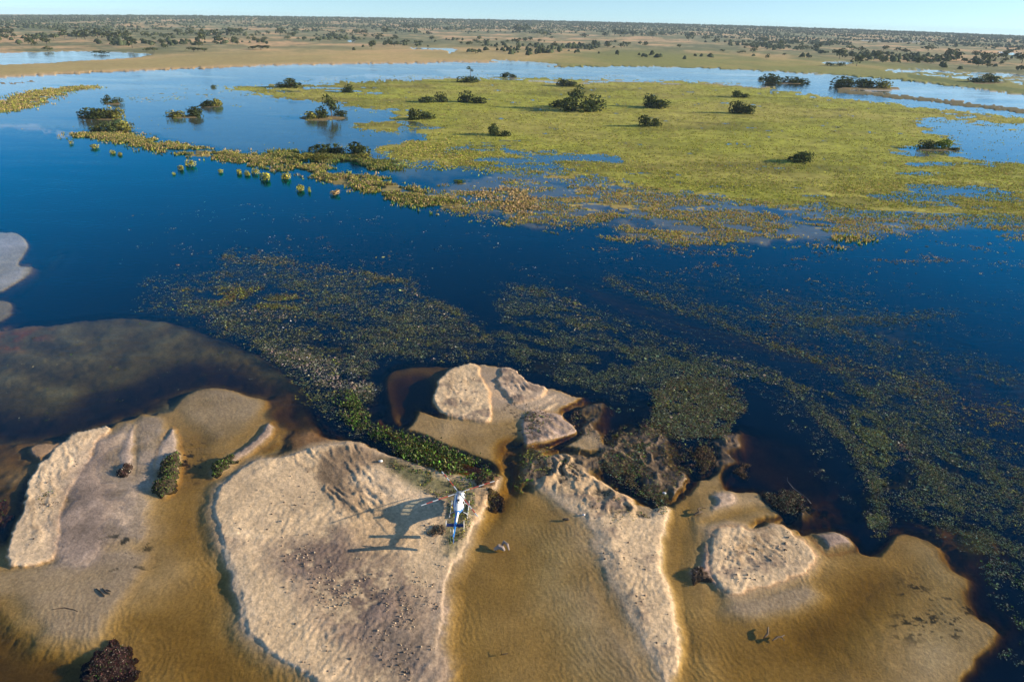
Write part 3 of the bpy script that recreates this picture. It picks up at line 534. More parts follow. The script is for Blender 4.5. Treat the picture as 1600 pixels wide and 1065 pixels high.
M_BARK2 = simple('weathered_bark', (.16, .14, .12), .85, spec=.1)
M_WOOD = simple('bleached_wood', (.30, .24, .21), .8, spec=.1)

# ------------------------------------------------------------------ ground and water objects
ii = np.arange(NR * NC).reshape(NR, NC)
faces = np.stack([ii[:-1, :-1], ii[1:, :-1], ii[1:, 1:], ii[:-1, 1:]], -1).reshape(-1, 4)
g = mesh_np('ground', np.stack([X, Y, Z], 1), faces, np.clip(C, .004, .9), MG_, smooth=True); tag(g, 'tan sand banks, flooded green meadow and dry plain of the river delta', kind='structure')
rs = np.r_[0:NR:2, NR - 1] if (NR - 1) % 2 else np.arange(0, NR, 2); cs = np.r_[0:NC:2, NC - 1] if (NC - 1) % 2 else np.arange(0, NC, 2)
sub = ii[np.ix_(rs, cs)]; fw = np.stack([sub[:-1, :-1], sub[1:, :-1], sub[1:, 1:], sub[:-1, 1:]], -1).reshape(-1, 4)
keep = ((H[fw].min(1) < .12) & (hf[fw].max(1) < .01)); fw = fw[keep]
used, inv = np.unique(fw, return_inverse=True); fw = inv.reshape(-1, 4)
dep = np.clip(-H[used], 0, 3)
wtr = mesh_np('water', np.stack([X[used], Y[used], 0 * used], 1), fw, None, MW, attr=dep, smooth=True); tag(wtr, 'dark blue river water with golden shallows over the sand', kind='structure')

def height_at(x, y):
    """ground height by bilinear lookup in the grid"""
    dz = -CAM_H; depth = y * cp + CAM_H * sp
    v = (-y * sp + CAM_H * cp) / depth * F_PX; u = x / depth * F_PX
    ci = np.clip(np.interp(u, us, np.arange(NC)), 0, NC - 1.001); ri = np.clip(np.interp(v - vh, dels, np.arange(NR)), 0, NR - 1.001)
    c0 = ci.astype(int) if hasattr(ci, 'astype') else int(ci); r0 = ri.astype(int) if hasattr(ri, 'astype') else int(ri)
    fc_ = ci - c0; fr_ = ri - r0
    return (ZG[r0, c0] * (1 - fc_) + ZG[r0, c0 + 1] * fc_) * (1 - fr_) + (ZG[r0 + 1, c0] * (1 - fc_) + ZG[r0 + 1, c0 + 1] * fc_) * fr_
hlook = np.vectorize(lambda x, y: float(height_at(np.float64(x), np.float64(y))))

# ------------------------------------------------------------------ scattered plants
def leaves(name, x, y, size, col, mat, label, tilt=.5, n=3, spread=.7, z0=.03, hgt=.15, jit=.25, elong=1.6, parent=None, z=None):
    """each clump = n small tilted leaf quads of its own"""
    K = len(x)
    if z is None: z = np.maximum(height_at(x, y), 0)
    x = np.repeat(x, n); y = np.repeat(y, n); z = np.repeat(z, n); s = np.repeat(size, n); col = np.repeat(col, n, 0)
    M = K * n
    x = x + rng.normal(0, spread, M) * s; y = y + rng.normal(0, spread, M) * s
    zz = z + z0 + rng.random(M) * hgt
    a = rng.random(M) * 6.283; L = s * (.35 + .5 * rng.random(M)); W = L / elong
    tx = rng.normal(0, tilt, M); 
    d = np.stack([np.cos(a), np.sin(a), rng.normal(0, tilt * .6, M)], 1); e = np.stack([-np.sin(a), np.cos(a), tx], 1)
    c = np.stack([x, y, zz], 1)
    P = np.stack([c - d * L[:, None] * .5, c - e * W[:, None] * .5 + d * L[:, None] * .1, c + d * L[:, None] * .5, c + e * W[:, None] * .5], 1)
    P[:, :, 2] = np.maximum(P[:, :, 2], np.minimum(z[:, None], 0) + .01)
    cc = col * np.exp(jit * 1.6 * rng.normal(0, 1, (M, 1)) - .12) * (1 + .08 * rng.normal(0, 1, (M, 3)))
    cc = np.clip(np.repeat(cc, 4, 0), .01, .8)
    ob = mesh_np(name, P.reshape(-1, 3), np.arange(M * 4).reshape(M, 4), cc, mat, parent)
    if parent is None: tag(ob, label, name.replace('_', ' ').split(' ')[-1], kind='stuff')
    return ob
def blades(name, x, y, hgt, wid, col, mat, label, n=3, jit=.2, lean=.35, spread=.6, sun_side=False):
    K = len(x); z = np.maximum(height_at(x, y), -.05)
    x = np.repeat(x, n); y = np.repeat(y, n); z = np.repeat(z, n); h = np.repeat(hgt, n) * (.6 + .6 * rng.random(K * n)); w = np.repeat(wid, n); col = np.repeat(col, n, 0); M = K * n
    x = x + rng.normal(0, spread, M) * w; y = y + rng.normal(0, spread, M) * w
    a = rng.random(M) * 6.283; dx, dy = np.cos(a) * w * .5, np.sin(a) * w * .5
    lx, ly = rng.normal(0, lean, M) * h, rng.normal(0, lean, M) * h
    P = np.stack([np.stack([x - dx, y - dy, z], 1), np.stack([x + dx, y + dy, z], 1), np.stack([x + lx + dx * .5, y + ly + dy * .5, z + h], 1), np.stack([x + lx - dx * .5, y + ly - dy * .5, z + h * .85], 1)], 1)
    cc = col * (1 + jit * rng.normal(0, 1, (M, 1))); cc = np.clip(np.repeat(cc, 4, 0), .01, .8)
    ob = mesh_np(name, P.reshape(-1, 3), np.arange(M * 4).reshape(M, 4), cc, mat); return tag(ob, label, name.replace('_', ' ').split(' ')[-1], kind='stuff')
def scatter(pts, count, soft=4.0, warp=14.0, thr=None, ns=(3.0, 3.0), seed=0, ang=0.0):
    P = chaikin(pts, 1); lo, hi = P.min(0) - soft * 2, P.max(0) + soft * 2
    px = rng.uniform(lo[0], hi[0], count); py = rng.uniform(lo[1], hi[1], count)
    x, y = ground_of_px(px, py)
    s = sdf(P, px + warp * (fbm(x / 7, y / 7, 3, 81) - .5) * 2, py + warp * .6 * (fbm(x / 7, y / 7, 3, 82) - .5) * 2)
    p = sm(-soft, soft * 1.5, s)
    if thr is not None:
        c, s_ = math.cos(ang), math.sin(ang)
        nn = fbm((x * c + y * s_) / ns[0], (y * c - x * s_) / ns[1], 4, 100 + seed, .6)
        p = p * sm(thr - .04, thr + .12, nn)
    k = rng.random(count) < p
    return x[k], y[k]
OLIVE = np.array((.155, .165, .06)); TEAL = np.array((.105, .155, .095)); GREY = np.array((.20, .205, .14)); PINK = np.array((.50, .38, .30)); LIME = np.array((.30, .33, .06)); BRN = np.array((.17, .11, .065)); GRN = np.array((.085, .16, .030)); YEL = np.array((.32, .27, .06))
def mixcol(n, *cw):
    cs_ = np.array([c for c, w in cw]); ws_ = np.array([w for c, w in cw], float); return cs_[rng.choice(len(cs_), n, p=ws_ / ws_.sum())]
acc = []
def weed(pts, count, mix, thr=None, ns=(3, 3), seed=0, size=2.6, soft=4, warp=14, ang=0.0):
    x, y = scatter(pts, count, soft, warp, thr, ns, seed, ang)
    sc = F_PX / (y * cp + CAM_H * sp)
    acc.append((x, y, size * .82 / sc * np.exp(.42 * rng.normal(0, 1, len(x))), mixcol(len(x), *mix)))
W1 = [(345, 398), (420, 397), (500, 407), (570, 422), (610, 435), (650, 452), (700, 475), (735, 500), (762, 532), (778, 562), (700, 564), (640, 562), (600, 568), (592, 590), (594, 640), (560, 645), (515, 630), (495, 610), (470, 585), (440, 565), (410, 545), (380, 530), (330, 505), (280, 492), (220, 484), (215, 460), (250, 445), (290, 440), (320, 420)]
weed(W1, 70000, [(OLIVE, 3), (GREY, 3), (TEAL, 2), (YEL, .6), (BRN, .6)], .455, (7, 3), 1, 2.4, 14, 34)
weed(W1, 34000, [(GREY, 3), (TEAL, 3), (OLIVE, 2), (LIME, .25), (PINK, .3)], .44, (22, 12), 2, 2.2, 14, 34)
weed([(312, 458), (345, 447), (400, 450), (470, 462), (500, 480), (440, 492), (400, 485), (370, 472), (325, 478)], 9000, [(LIME, 1), (OLIVE, 2), (BRN, 2)], .46, (6, 4), 3, 3.0)
weed([(235, 470), (285, 470), (285, 486), (240, 484)], 900, [(LIME, 1), (YEL, 1)], .5, (4, 3), 4)
weed([(340, 400), (400, 398), (470, 408), (560, 418), (630, 438), (655, 455), (620, 448), (550, 430), (480, 420), (400, 412)], 5200, [(YEL, 2), (BRN, 2), (GREY, 2)], .45, (14, 4), 5, 2.6)
weed([(570, 422), (620, 440), (660, 458), (700, 480), (740, 512), (760, 535), (740, 530), (700, 500), (660, 478), (610, 450)], 5200, [(PINK, .8), (YEL, 2), (OLIVE, 2), (GREY, 2)], .42, (8, 4), 6, 2.7, 5, 10)
weed([(365, 482), (420, 490), (480, 502), (480, 508), (420, 500), (370, 492)], 420, [(PINK, 3), (GREY, 1)], None, size=3.6)
weed([(410, 545), (450, 535), (500, 560), (580, 580), (590, 620), (540, 620), (490, 600), (450, 570)], 5200, [(PINK, 2), (GREY, 3), (LIME, .3)], .44, (6, 4), 7, 3.3)
weed([(460, 600), (490, 600), (505, 650), (480, 640)], 260, [(OLIVE, 1), (LIME, .3)], None)
W2 = [(780, 452), (850, 448), (905, 470), (925, 500), (990, 515), (1060, 540), (1130, 560), (1160, 588), (1060, 590), (1010, 610), (960, 628), (905, 612), (880, 585), (830, 568), (782, 560), (770, 520)]
weed(W2, 52000, [(TEAL, 4), (OLIVE, 2), (GREY, 2)], .44, (6, 2.5), 8, 2.4, 14, 34, -.5)
weed([(870, 470), (905, 465), (925, 495), (960, 520), (930, 530), (880, 500)], 1600, [(PINK, 1), (YEL, 2), (OLIVE, 2)], .45, (5, 3), 9)
W3 = [(930, 425), (1000, 428), (1100, 438), (1200, 448), (1330, 455), (1400, 468), (1430, 500), (1500, 545), (1600, 590), (1800, 660), (1800, 720), (1600, 640), (1500, 585), (1400, 560), (1300, 545), (1200, 525), (1130, 500), (1040, 460)]
weed(W3, 60000, [(TEAL, 4), (GREY, 3), (OLIVE, 2)], .455, (12, 3.5), 10, 2.4, 16, 40, -.45)
W4 = [(1100, 545), (1200, 565), (1290, 600), (1345, 640), (1330, 668), (1250, 625), (1170, 595), (1110, 570)]
weed(W4, 13000, [(TEAL, 2), (GREY, 2), (PINK, .5), (OLIVE, 2)], .47, (8, 3), 11, 2.8, 6, 18, -.6)
W5 = [(1290, 552), (1380, 580), (1450, 600), (1500, 645), (1560, 695), (1620, 730), (1700, 900), (1600, 860), (1540, 885), (1490, 850), (1420, 800), (1400, 770), (1425, 740), (1400, 700), (1370, 660), (1330, 610)]
weed(W5, 44000, [(TEAL, 4), (GREY, 2), (OLIVE, 2)], .445, (6, 2.5), 12, 2.7, 14, 34, -.7)
weed([(1220, 600), (1260, 650), (1300, 690), (1360, 760), (1370, 740), (1300, 660), (1240, 600)], 3400, [(TEAL, 2), (GREY, 2)], .5, (6, 3), 13, 2.8, 5, 20, -.8)
weed([(1375, 650), (1440, 685), (1490, 705), (1512, 722), (1490, 716), (1430, 690)], 1100, [(GREY, 2), (TEAL, 3)], None, size=2.6, soft=3)
weed([(1330, 640), (1375, 642), (1396, 680), (1393, 720), (1380, 748), (1387, 790), (1385, 835), (1365, 840), (1360, 790), (1362, 740), (1345, 700)], 9000, [(GREY, 1.3), (TEAL, 3), (OLIVE, 3), (LIME, .2)], .43, (4, 3), 14, 3.3, 4, 14)
weed([(1395, 660), (1425, 690), (1420, 730), (1395, 720)], 900, [(BRN, 2), (PINK, .8)], .47, (4, 3), 15)
W7 = [(1022, 598), (1065, 586), (1110, 588), (1150, 610), (1162, 628), (1140, 650), (1130, 675), (1090, 692), (1060, 685), (1040, 665), (1012, 660), (1020, 630)]
weed(W7, 26000, [(TEAL, 4), (GREY, 3), (OLIVE, 3), (MUD, 4), (LIME, .15), (BRN, 1)], .33, (3, 2.2), 16, 3.2, 9, 26)
W8 = [(1000, 655), (1040, 655), (1045, 685), (1015, 700), (1018, 740), (1038, 775), (1028, 800), (1010, 785), (985, 760), (950, 742), (930, 722), (960, 700), (985, 680)]
weed(W8, 12000, [(TEAL, 2), (OLIVE, 3), (BRN, 2), (GRN, 1), (MUD, 5), (GREY, 1)], .35, (2.4, 2.4), 17, 3.1, 9, 24)
weed([(825, 700), (850, 690), (860, 705), (845, 745), (825, 760), (818, 745)], 1500, [(OLIVE, 2), (MUD, 2), (LIME, .5)], .45, (2, 2), 18, 3.2)
weed([(815, 632), (850, 640), (850, 675), (820, 672)], 800, [(OLIVE, 1), (MUD, 3)], .5, (2, 2), 19, 3.2)
weed([(800, 750), (830, 755), (822, 770), (812, 772)], 100, [(GRN, 2), (OLIVE, 1)], None, size=3)
W10 = [(1500, 860), (1600, 790), (1750, 800), (1750, 1150), (1530, 1080), (1560, 1020), (1590, 980), (1540, 940), (1530, 900)]
weed(W10, 12000, [(TEAL, 4), (GREY, 2), (GRN, 1)], .5, (5, 3), 20, 3.6, 6, 18)
weed([(1485, 605), (1540, 598), (1600, 640), (1800, 700), (1800, 800), (1620, 712), (1560, 692), (1510, 650)], 9000, [(YEL, 3), (BRN, 2), (OLIVE, 1)], .49, (9, 4), 21, 2.8, 8, 20)
weed([(1130, 630), (1180, 660), (1250, 680), (1290, 760), (1340, 800), (1330, 740), (1260, 640), (1180, 610)], 3800, [(GREY, 2), (TEAL, 1)], .56, (5, 3), 22, 2.4)
for P in ([(822, 700), (850, 692), (868, 700), (850, 730), (845, 755), (822, 765), (815, 740)], [(822, 632), (850, 640), (862, 665), (840, 690), (815, 680)], [(925, 755), (960, 770), (985, 800), (960, 815), (930, 808), (915, 780)], [(870, 715), (905, 712), (920, 735), (900, 750), (868, 742)], [(240, 760), (280, 700), (290, 720), (265, 775)], [(60, 770), (85, 760), (80, 790), (60, 800)]):
    weed(P, 620, [(MUD, 4), (GRN, 1.5), (OLIVE, 1.5), (BRN, 1.5)], .44, (2.2, 2.2), 41, 3.0)
weed([(880, 640), (945, 640), (1000, 660), (960, 720), (930, 700), (900, 680)], 1800, [(MUD, 3), (OLIVE, 2), (BRN, 2)], .5, (3, 3), 42, 2.8)
weed([(1030, 690), (1080, 700), (1090, 740), (1060, 770), (1035, 760)], 1500, [(MUD, 3), (OLIVE, 2), (BRN, 2)], .5, (3, 3), 43, 2.8)
weed([(940, 740), (1000, 800), (1030, 810), (980, 812), (960, 800), (925, 790)], 1300, [(GRN, 1), (OLIVE, 2), (MUD, 1)], .5, (2, 2), 23, 3)
weed([(880, 425), (1300, 440), (1750, 440), (1750, 900), (1560, 870), (1400, 800), (1300, 700), (1160, 600), (980, 520)], 30000, [(TEAL, 3), (GREY, 2), (OLIVE, 1), (BRN, 1.5)], .50, (16, 2.6), 25, 1.9, 20, 30, -.5)
def drift(line, count, wpx, mix, size=2.6, seed=0):
    L = chaikin(line, 2, False); d = np.r_[0, np.cumsum(np.hypot(*np.diff(L, axis=0).T))]; t_ = rng.random(count) * d[-1]
    px = np.interp(t_, d, L[:, 0]); py = np.interp(t_, d, L[:, 1]); k = rng.random(count) < sm(.34, .52, fbm(t_ / 60, t_ * 0 + seed, 3, 110 + seed))
    px = px + rng.normal(0, wpx, count) + 12 * (fbm(t_ / 40, t_ * 0, 2, 120 + seed) - .5); py = py + rng.normal(0, wpx * .55, count) + 10 * (fbm(t_ / 30, t_ * 0, 2, 130 + seed) - .5)
    x, y = ground_of_px(px[k], py[k]); sc = F_PX / (y * cp + CAM_H * sp)
    acc.append((x, y, size * .85 / sc * np.exp(.4 * rng.normal(0, 1, len(x))), mixcol(len(x), *mix)))
MX = [(TEAL, 4), (GREY, 3), (OLIVE, 3), (BRN, .8)]
for i_, (ln, n_, w_) in enumerate((([(345, 400), (500, 408), (620, 438), (700, 478), (765, 535)], 1800, 5), ([(280, 465), (400, 520), (470, 590), (520, 650), (580, 680)], 1600, 11), ([(800, 450), (900, 468), (1000, 520), (1150, 560), (1300, 640), (1375, 740)], 2400, 7), ([(880, 500), (960, 540), (1060, 570), (1150, 590)], 1200, 7),
     ([(940, 430), (1050, 478), (1200, 535), (1330, 585), (1430, 690), (1500, 800)], 3000, 7), ([(1180, 470), (1330, 520), (1460, 590), (1560, 700), (1620, 780)], 2600, 9), ([(1350, 560), (1470, 640), (1560, 740), (1620, 830)], 2000, 9), ([(1270, 640), (1330, 690), (1372, 760), (1378, 840)], 1500, 8),
     ([(420, 470), (520, 500), (600, 540), (660, 555)], 1400, 10), ([(380, 440), (480, 450), (580, 480), (660, 520)], 1400, 8), ([(1430, 720), (1500, 780), (1550, 860)], 1300, 12), ([(1090, 480), (1200, 500), (1350, 500), (1500, 490)], 1500, 9))):
    drift(ln, n_, w_, MX, 2.6, i_)
drift([(1160, 520), (1300, 560), (1450, 610), (1600, 680)], 1200, 16, [(YEL, 2), (BRN, 3), (OLIVE, 1)], 2.6, 20)
# floating scraps over the open river
weed([(200, 330), (700, 320), (950, 380), (1400, 380), (1800, 400), (1800, 520), (1400, 470), (1000, 430), (600, 420), (250, 440)], 30000, [(BRN, 3), (PINK, 1), (GREY, 2), (YEL, 1)], .615, (9, 6), 24, 2.5, 30, 20)
weed([(100, 330), (600, 310), (900, 380), (1500, 400), (1500, 560), (900, 440), (300, 470)], 1500, [(GREY, 2), (PINK, 1)], None, size=2.0, soft=40)
weed([(0, 505), (300, 500), (420, 560), (430, 640), (250, 640), (0, 680)], 160, [(GREY, 2), (GRN, 1)], None, size=2.6)
ax = [np.concatenate([a[i] for a in acc]) for i in range(4)]
leaves('floating_weeds', ax[0], ax[1], ax[2], ax[3], M_WEED, 'speckled beds of grey-green floating water weed drifting on the dark river', tilt=.35, n=3, spread=.55, z0=.02, hgt=.12)
# lush plants beside the helicopter bank
x, y = scatter([(515, 620), (545, 612), (575, 640), (582, 662), (620, 680), (700, 700), (760, 722), (780, 740), (772, 750), (735, 752), (700, 743), (650, 724), (600, 698), (560, 670), (530, 650)], 16000, 4, 12, .36, (2.5, 2.5), 30)
leaves('bank_plants', x, y, np.full(len(x), .42) * (.6 + .8 * rng.random(len(x))), mixcol(len(x), (GRN, 5), (OLIVE, 4), (LIME, .12), (MUD, 2.5)), M_WEED, 'lush bright green plants in a strip between brown sand and golden lagoon', tilt=1.0, n=3, spread=.8, hgt=.6)
x, y = scatter([(640, 728), (700, 748), (745, 757), (742, 800), (728, 835), (706, 860), (700, 820), (700, 790), (660, 765), (620, 745), (600, 722)], 5200, 3, 8, .44, (2, 2), 31)
leaves('trampled_grass', x, y, np.full(len(x), .34), mixcol(len(x), (OLIVE, 3), (BRN, 1), (YEL, .7), (GRN, 1)), M_WEED, 'short olive grass around the parked helicopter', tilt=.9, n=2, spread=.7, hgt=.15)
# dark plants and clods on the dry banks
bx, by, bz = [], [], []
for P, c_ in (([(455, 850), (560, 860), (650, 930), (650, 1080), (560, 1000), (440, 890)], 2600), (HB, 1700), ([(865, 765), (930, 800), (1040, 830), (1060, 1040), (1000, 1000), (930, 850)], 900), ([(1115, 834), (1215, 816), (1280, 870), (1150, 930)], 500), ([(700, 580), (760, 575), (830, 600), (850, 620), (765, 660), (690, 640)], 380), ([(640, 880), (700, 880), (690, 960), (650, 940)], 420), ([(30, 760), (150, 690), (100, 860), (20, 870)], 500)):
    x, y = scatter(P, c_, 3, 6, .47, (3, 3), 40); bx.append(x); by.append(y)
x = np.concatenate(bx); y = np.concatenate(by); zz = height_at(x, y); k = zz > .05; x, y, zz = x[k], y[k], zz[k]
s_ = .04 + .13 * rng.random(len(x)) ** 3
oc = np.array([(1, 0, 0), (0, 1, 0), (-1, 0, 0), (0, -1, 0), (0, 0, 1.0), (0, 0, -.6)]); of = np.array([(0, 1, 4), (1, 2, 4), (2, 3, 4), (3, 0, 4), (1, 0, 5), (2, 1, 5), (3, 2, 5), (0, 3, 5)])
V_ = oc[None] * s_[:, None, None] * (1 + rng.normal(0, .25, (len(x), 6, 3))) + np.stack([x, y, zz], 1)[:, None, :]
cl = np.repeat(mixcol(len(x), (np.array((.30, .22, .16)), 3), (np.array((.12, .09, .07)), 3), (np.array((.55, .43, .31)), 2)), 6, 0)
clod = mesh_np('sand_clods', V_.reshape(-1, 3), (of[None] + 6 * np.arange(len(x))[:, None, None]).reshape(-1, 3), cl, M_WEED); tag(clod, 'small dark and pale clods scattered over the dry sand banks', 'clods', kind='stuff')

# meadow grasses and reeds standing in the flood water
def tufts(pts, count, mix, thr, ns, seed, h, wpx, soft=8, warp=20):
    x, y = scatter(pts, count, soft, warp, thr, ns, seed); sc = F_PX / (y * cp + CAM_H * sp)
    return x, y, h * (.6 + .8 * rng.random(len(x))), wpx / sc * np.exp(.35 * rng.normal(0, 1, len(x))), mixcol(len(x), *mix)
T = []
RT = np.array((.38, .285, .12)); RG = np.array((.29, .30, .055)); RO = np.array((.32, .22, .08)); RP = np.array((.40, .28, .17))
T.append(tufts([(690, 298), (760, 285), (850, 290), (940, 285), (1050, 298), (1200, 318), (1400, 338), (1600, 352), (1800, 360), (1800, 374), (1600, 368), (1480, 362), (1400, 366), (1330, 352), (1300, 372), (1250, 380), (1190, 386), (1090, 385), (980, 374), (930, 352), (850, 366), (800, 345), (700, 330), (660, 318)], 105000, [(RT, 3), (RG, 2.5), (RO, 2), (RP, 1)], .45, (12, 7), 50, .4, 1.35, 10, 30))
T.append(tufts([(840, 285), (1000, 285), (1200, 310), (1400, 330), (1600, 345), (1700, 350), (1700, 260), (1500, 250), (1300, 270), (1100, 250), (950, 240), (800, 235), (640, 215), (700, 262)], 80000, [(RG, 5), (RT, 1.2), (RO, 1)], .45, (30, 12), 51, .3, 1.4, 14, 24))
T.append(tufts(MEADOW, 110000, [(RG, 4), (RG * .6, 3), (RT * .8, 1), (RG * 1.25, 1)], .36, (18, 9), 57, .38, 1.3, 8, 14))
T.append(tufts([(700, 285), (760, 285), (830, 300), (860, 340), (790, 335), (720, 300)], 5000, [(RT, 3), (RP, 1.5)], .5, (12, 10), 52, .7, 2.4))
T.append(tufts([(1250, 362), (1330, 362), (1380, 372), (1330, 380), (1260, 376)], 1600, [(RT, 2), (RG, 2)], .45, (8, 8), 53, .8, 2.6))
T.append(tufts([(150, 135), (420, 132), (440, 160), (560, 200), (560, 240), (420, 230), (220, 205), (-20, 215), (-60, 190), (60, 170)], 9000, [(RG, 3), (RT, 2)], .56, (60, 20), 56, .25, 2.0, 10, 20))
T.append(tufts([(560, 210), (700, 215), (820, 245), (900, 300), (760, 300), (600, 270)], 14000, [(RG, 3), (RT, 1)], .53, (20, 18), 54, .4, 2.2))
T.append(tufts([(820, 345), (930, 350), (1200, 388), (1400, 375), (1600, 372), (1600, 420), (1300, 440), (1000, 420)], 20000, [(RP, 2), (BRN, 3), (RO, 1)], .56, (12, 6), 55, .25, 1.5, 20, 24))
q = [np.concatenate([a[i] for a in T]) for i in range(5)]
kq = (height_at(q[0], q[1]) > -.09) | (q[1] < 330) | (rng.random(len(q[0])) < .10); q = [a[kq] for a in q]
blades('flooded_grass', q[0], q[1], q[2], q[3], q[4], M_REED, 'yellow-green and straw-coloured grass standing in shallow blue flood water', n=2, spread=.8)
# reeds of the levee
def along(line, count, wid, mix, h, w):
    L = chaikin(line, 2, False); x0, y0 = ground_of_px(L[:, 0], L[:, 1]); d = np.r_[0, np.cumsum(np.hypot(np.diff(x0), np.diff(y0)))]
    t_ = rng.random(count) * d[-1]; x = np.interp(t_, d, x0) + rng.normal(0, wid, count); y = np.interp(t_, d, y0) + rng.normal(0, wid, count)
    k = (fbm(x / 8, y / 9, 4, 90, .65) > .47); x, y = x[k], y[k]
    return x, y, h * (.6 + .8 * rng.random(len(x))), np.full(len(x), w), mixcol(len(x), *mix)
T = [along(LEV1, 26000, 4.6, [(RT, 3), (RG, 2.2), (RP, 1.2), (OLIVE, 4), (GRN, 1.5)], .8, .55), along(LEV2, 12000, 8, [(RT, 2), (RG, 3), (OLIVE, 3), (RP, 1)], .8, .75), along(LEV3, 7000, 5, [(RG, 1), (OLIVE, 4), (GRN, 1), (RT, .6)], 1.0, .55)]
q = [np.concatenate([a[i] for a in T]) for i in range(5)]
blades('levee_reeds', q[0], q[1], q[2], q[3], q[4], M_REED, 'ridge of straw and olive reeds between the blue river and the flooded meadow', n=3, spread=.9, lean=.25)

# ------------------------------------------------------------------ trees and bushes
def crown_arrays(seed, w, h, lobes, nq, leaf, base=(.062, .082, .030), ground=False):
    r = np.random.default_rng(seed); P = []; Cc = []
    L = []
    for i in range(lobes):
        a = r.random() * 6.283; rr = (r.random() ** .6) * .32 * w
        hz = h * (.16 + .30 * r.random() if i % 2 else .30 + .36 * r.random()) if i else h * .60
        L.append((math.cos(a) * rr, math.sin(a) * rr, hz, w * (.20 + .14 * r.random()), h * (.22 + .12 * r.random())))
    vv = []; cc = []
    for q_ in range(nq):
        l = L[r.integers(len(L))]; d = r.normal(0, 1, 3); d /= np.linalg.norm(d); 
        if d[2] < -.7: d[2] *= -1
        rad = .62 + .46 * r.random() ** .5
        c = np.array([l[0] + d[0] * l[3] * rad, l[1] + d[1] * l[3] * rad, max(l[2] + d[2] * l[4] * rad, .03 * h)])
        if ground and r.random() < .42: c[2] = c[2] * r.random()
        nrm = d + r.normal(0, .45, 3); nrm /= np.linalg.norm(nrm)
        t1 = np.cross(nrm, (0, 0, 1)); t1 /= np.linalg.norm(t1) + 1e-6; t2 = np.cross(nrm, t1)
        s = leaf * (.6 + .8 * r.random()); an = r.random() * 3.14
        e1 = (t1 * math.cos(an) + t2 * math.sin(an)) * s; e2 = (t2 * math.cos(an) - t1 * math.sin(an)) * s * .7
        vv += [c - e1, c - e2 * .8, c + e1, c + e2]
        k = (.55 + .95 * r.random()); col = np.array(base) * k
        if r.random() < .18: col = col * np.array((1.7, 1.45, 1.0))
        cc += [col] * 4
    return np.array(vv), np.array(cc), L
CROWN = {}
def crown_mesh(kind, var):
    key = (kind, var)
    if key in CROWN: return CROWN[key]
    spec = {'bush': (1.0, .62, 7, 420, .060, (.048, .066, .024)), 'tree': (1.0, 1.0, 7, 420, .060, (.048, .066, .024)), 'palm': (.9, 1.0, 3, 260, .06, (.058, .08, .03)),
            'green': (1.0, .7, 7, 420, .058, (.10, .15, .02)), 'olive': (1.0, .62, 7, 380, .06, (.15, .155, .04)), 'reed': (1.0, .75, 4, 170, .09, (.30, .30, .07)), 'straw': (1.0, .6, 4, 150, .09, (.42, .31, .15))}[kind]
    v, c, L = crown_arrays(hash(kind) % 97 + var * 17 if False else sum(map(ord, kind)) + var * 17, spec[0], spec[1], spec[2], spec[3], spec[4], spec[5], ground=kind in ('bush', 'green', 'olive', 'reed', 'straw'))
    if kind == 'palm': v[:, 2] = v[:, 2] * .55 + .45
    if kind == 'tree': v[:, 2] = v[:, 2] * .85 + .12
    me = bpy.data.meshes.new('crown'); f = np.arange(len(v)).reshape(-1, 4)
    ob = mesh_np('crown', v, f, c, M_LEAF); me = ob.data; bpy.data.objects.remove(ob)
    # trunk with limbs
    import bmesh
    bm = bmesh.new()
    def limb(a, b, r1, r2):
        a = Vector(a); b = Vector(b); d = (b - a).normalized(); s = d.cross(Vector((.3, 1, .2))).normalized(); t_ = d.cross(s)
        ra = [bm.verts.new(a + (s * math.cos(k) + t_ * math.sin(k)) * r1) for k in (0, 1.257, 2.513, 3.77, 5.027)]
        rb = [bm.verts.new(b + (s * math.cos(k) + t_ * math.sin(k)) * r2) for k in (0, 1.257, 2.513, 3.77, 5.027)]
        for k in range(5): bm.faces.new((ra[k], ra[(k + 1) % 5], rb[(k + 1) % 5], rb[k]))
    fork = (0.01, 0, .30 if kind != 'palm' else .5)
    limb((0, 0, -.05), fork, .035, .024)
    for l in L[:5]:
        z = l[2] if kind != 'palm' else l[2] * .55 + .45
        limb(fork, (l[0] * .8, l[1] * .8, z), .018, .006)
    tm = bpy.data.meshes.new('trunk'); bm.to_mesh(tm); bm.free(); tm.materials.append(M_BARK)
    CROWN[key] = (me, tm); return CROWN[key]
def plant(px, py, wpx, hpx, kind, name, label, cat, group=None, rz=None):
    x, y = ground_of_px(px, py); x, y = float(x), float(y); s = px_scale(px, py)
    z = max(float(height_at(np.float64(x), np.float64(y))), -.02)
    W = wpx / s; hh = hpx / s / math.cos(math.atan2(CAM_H, math.hypot(x, y)))
    unit = {'bush': .72, 'tree': 1.0, 'palm': 1.0, 'green': .8, 'olive': .72, 'reed': .85, 'straw': .7}[kind]
    root = bpy.data.objects.new(name, None); COL.objects.link(root); root.empty_display_size = 1
    root.location = (x, y + W * .3, z); root.rotation_euler = (0, 0, random.random() * 6.28 if rz is None else rz)
    root.scale = (W / .95, W / .95, hh / unit)
    me, tm = crown_mesh(kind, random.randrange(4))
    for nm, d in (('crown', me), ('trunk', tm)) if kind not in ('reed', 'straw') else (('foliage', me), ('stems', tm)):
        o = bpy.data.objects.new(nm, d); COL.objects.link(o); o.parent = root
    tag(root, label, cat, group); return root
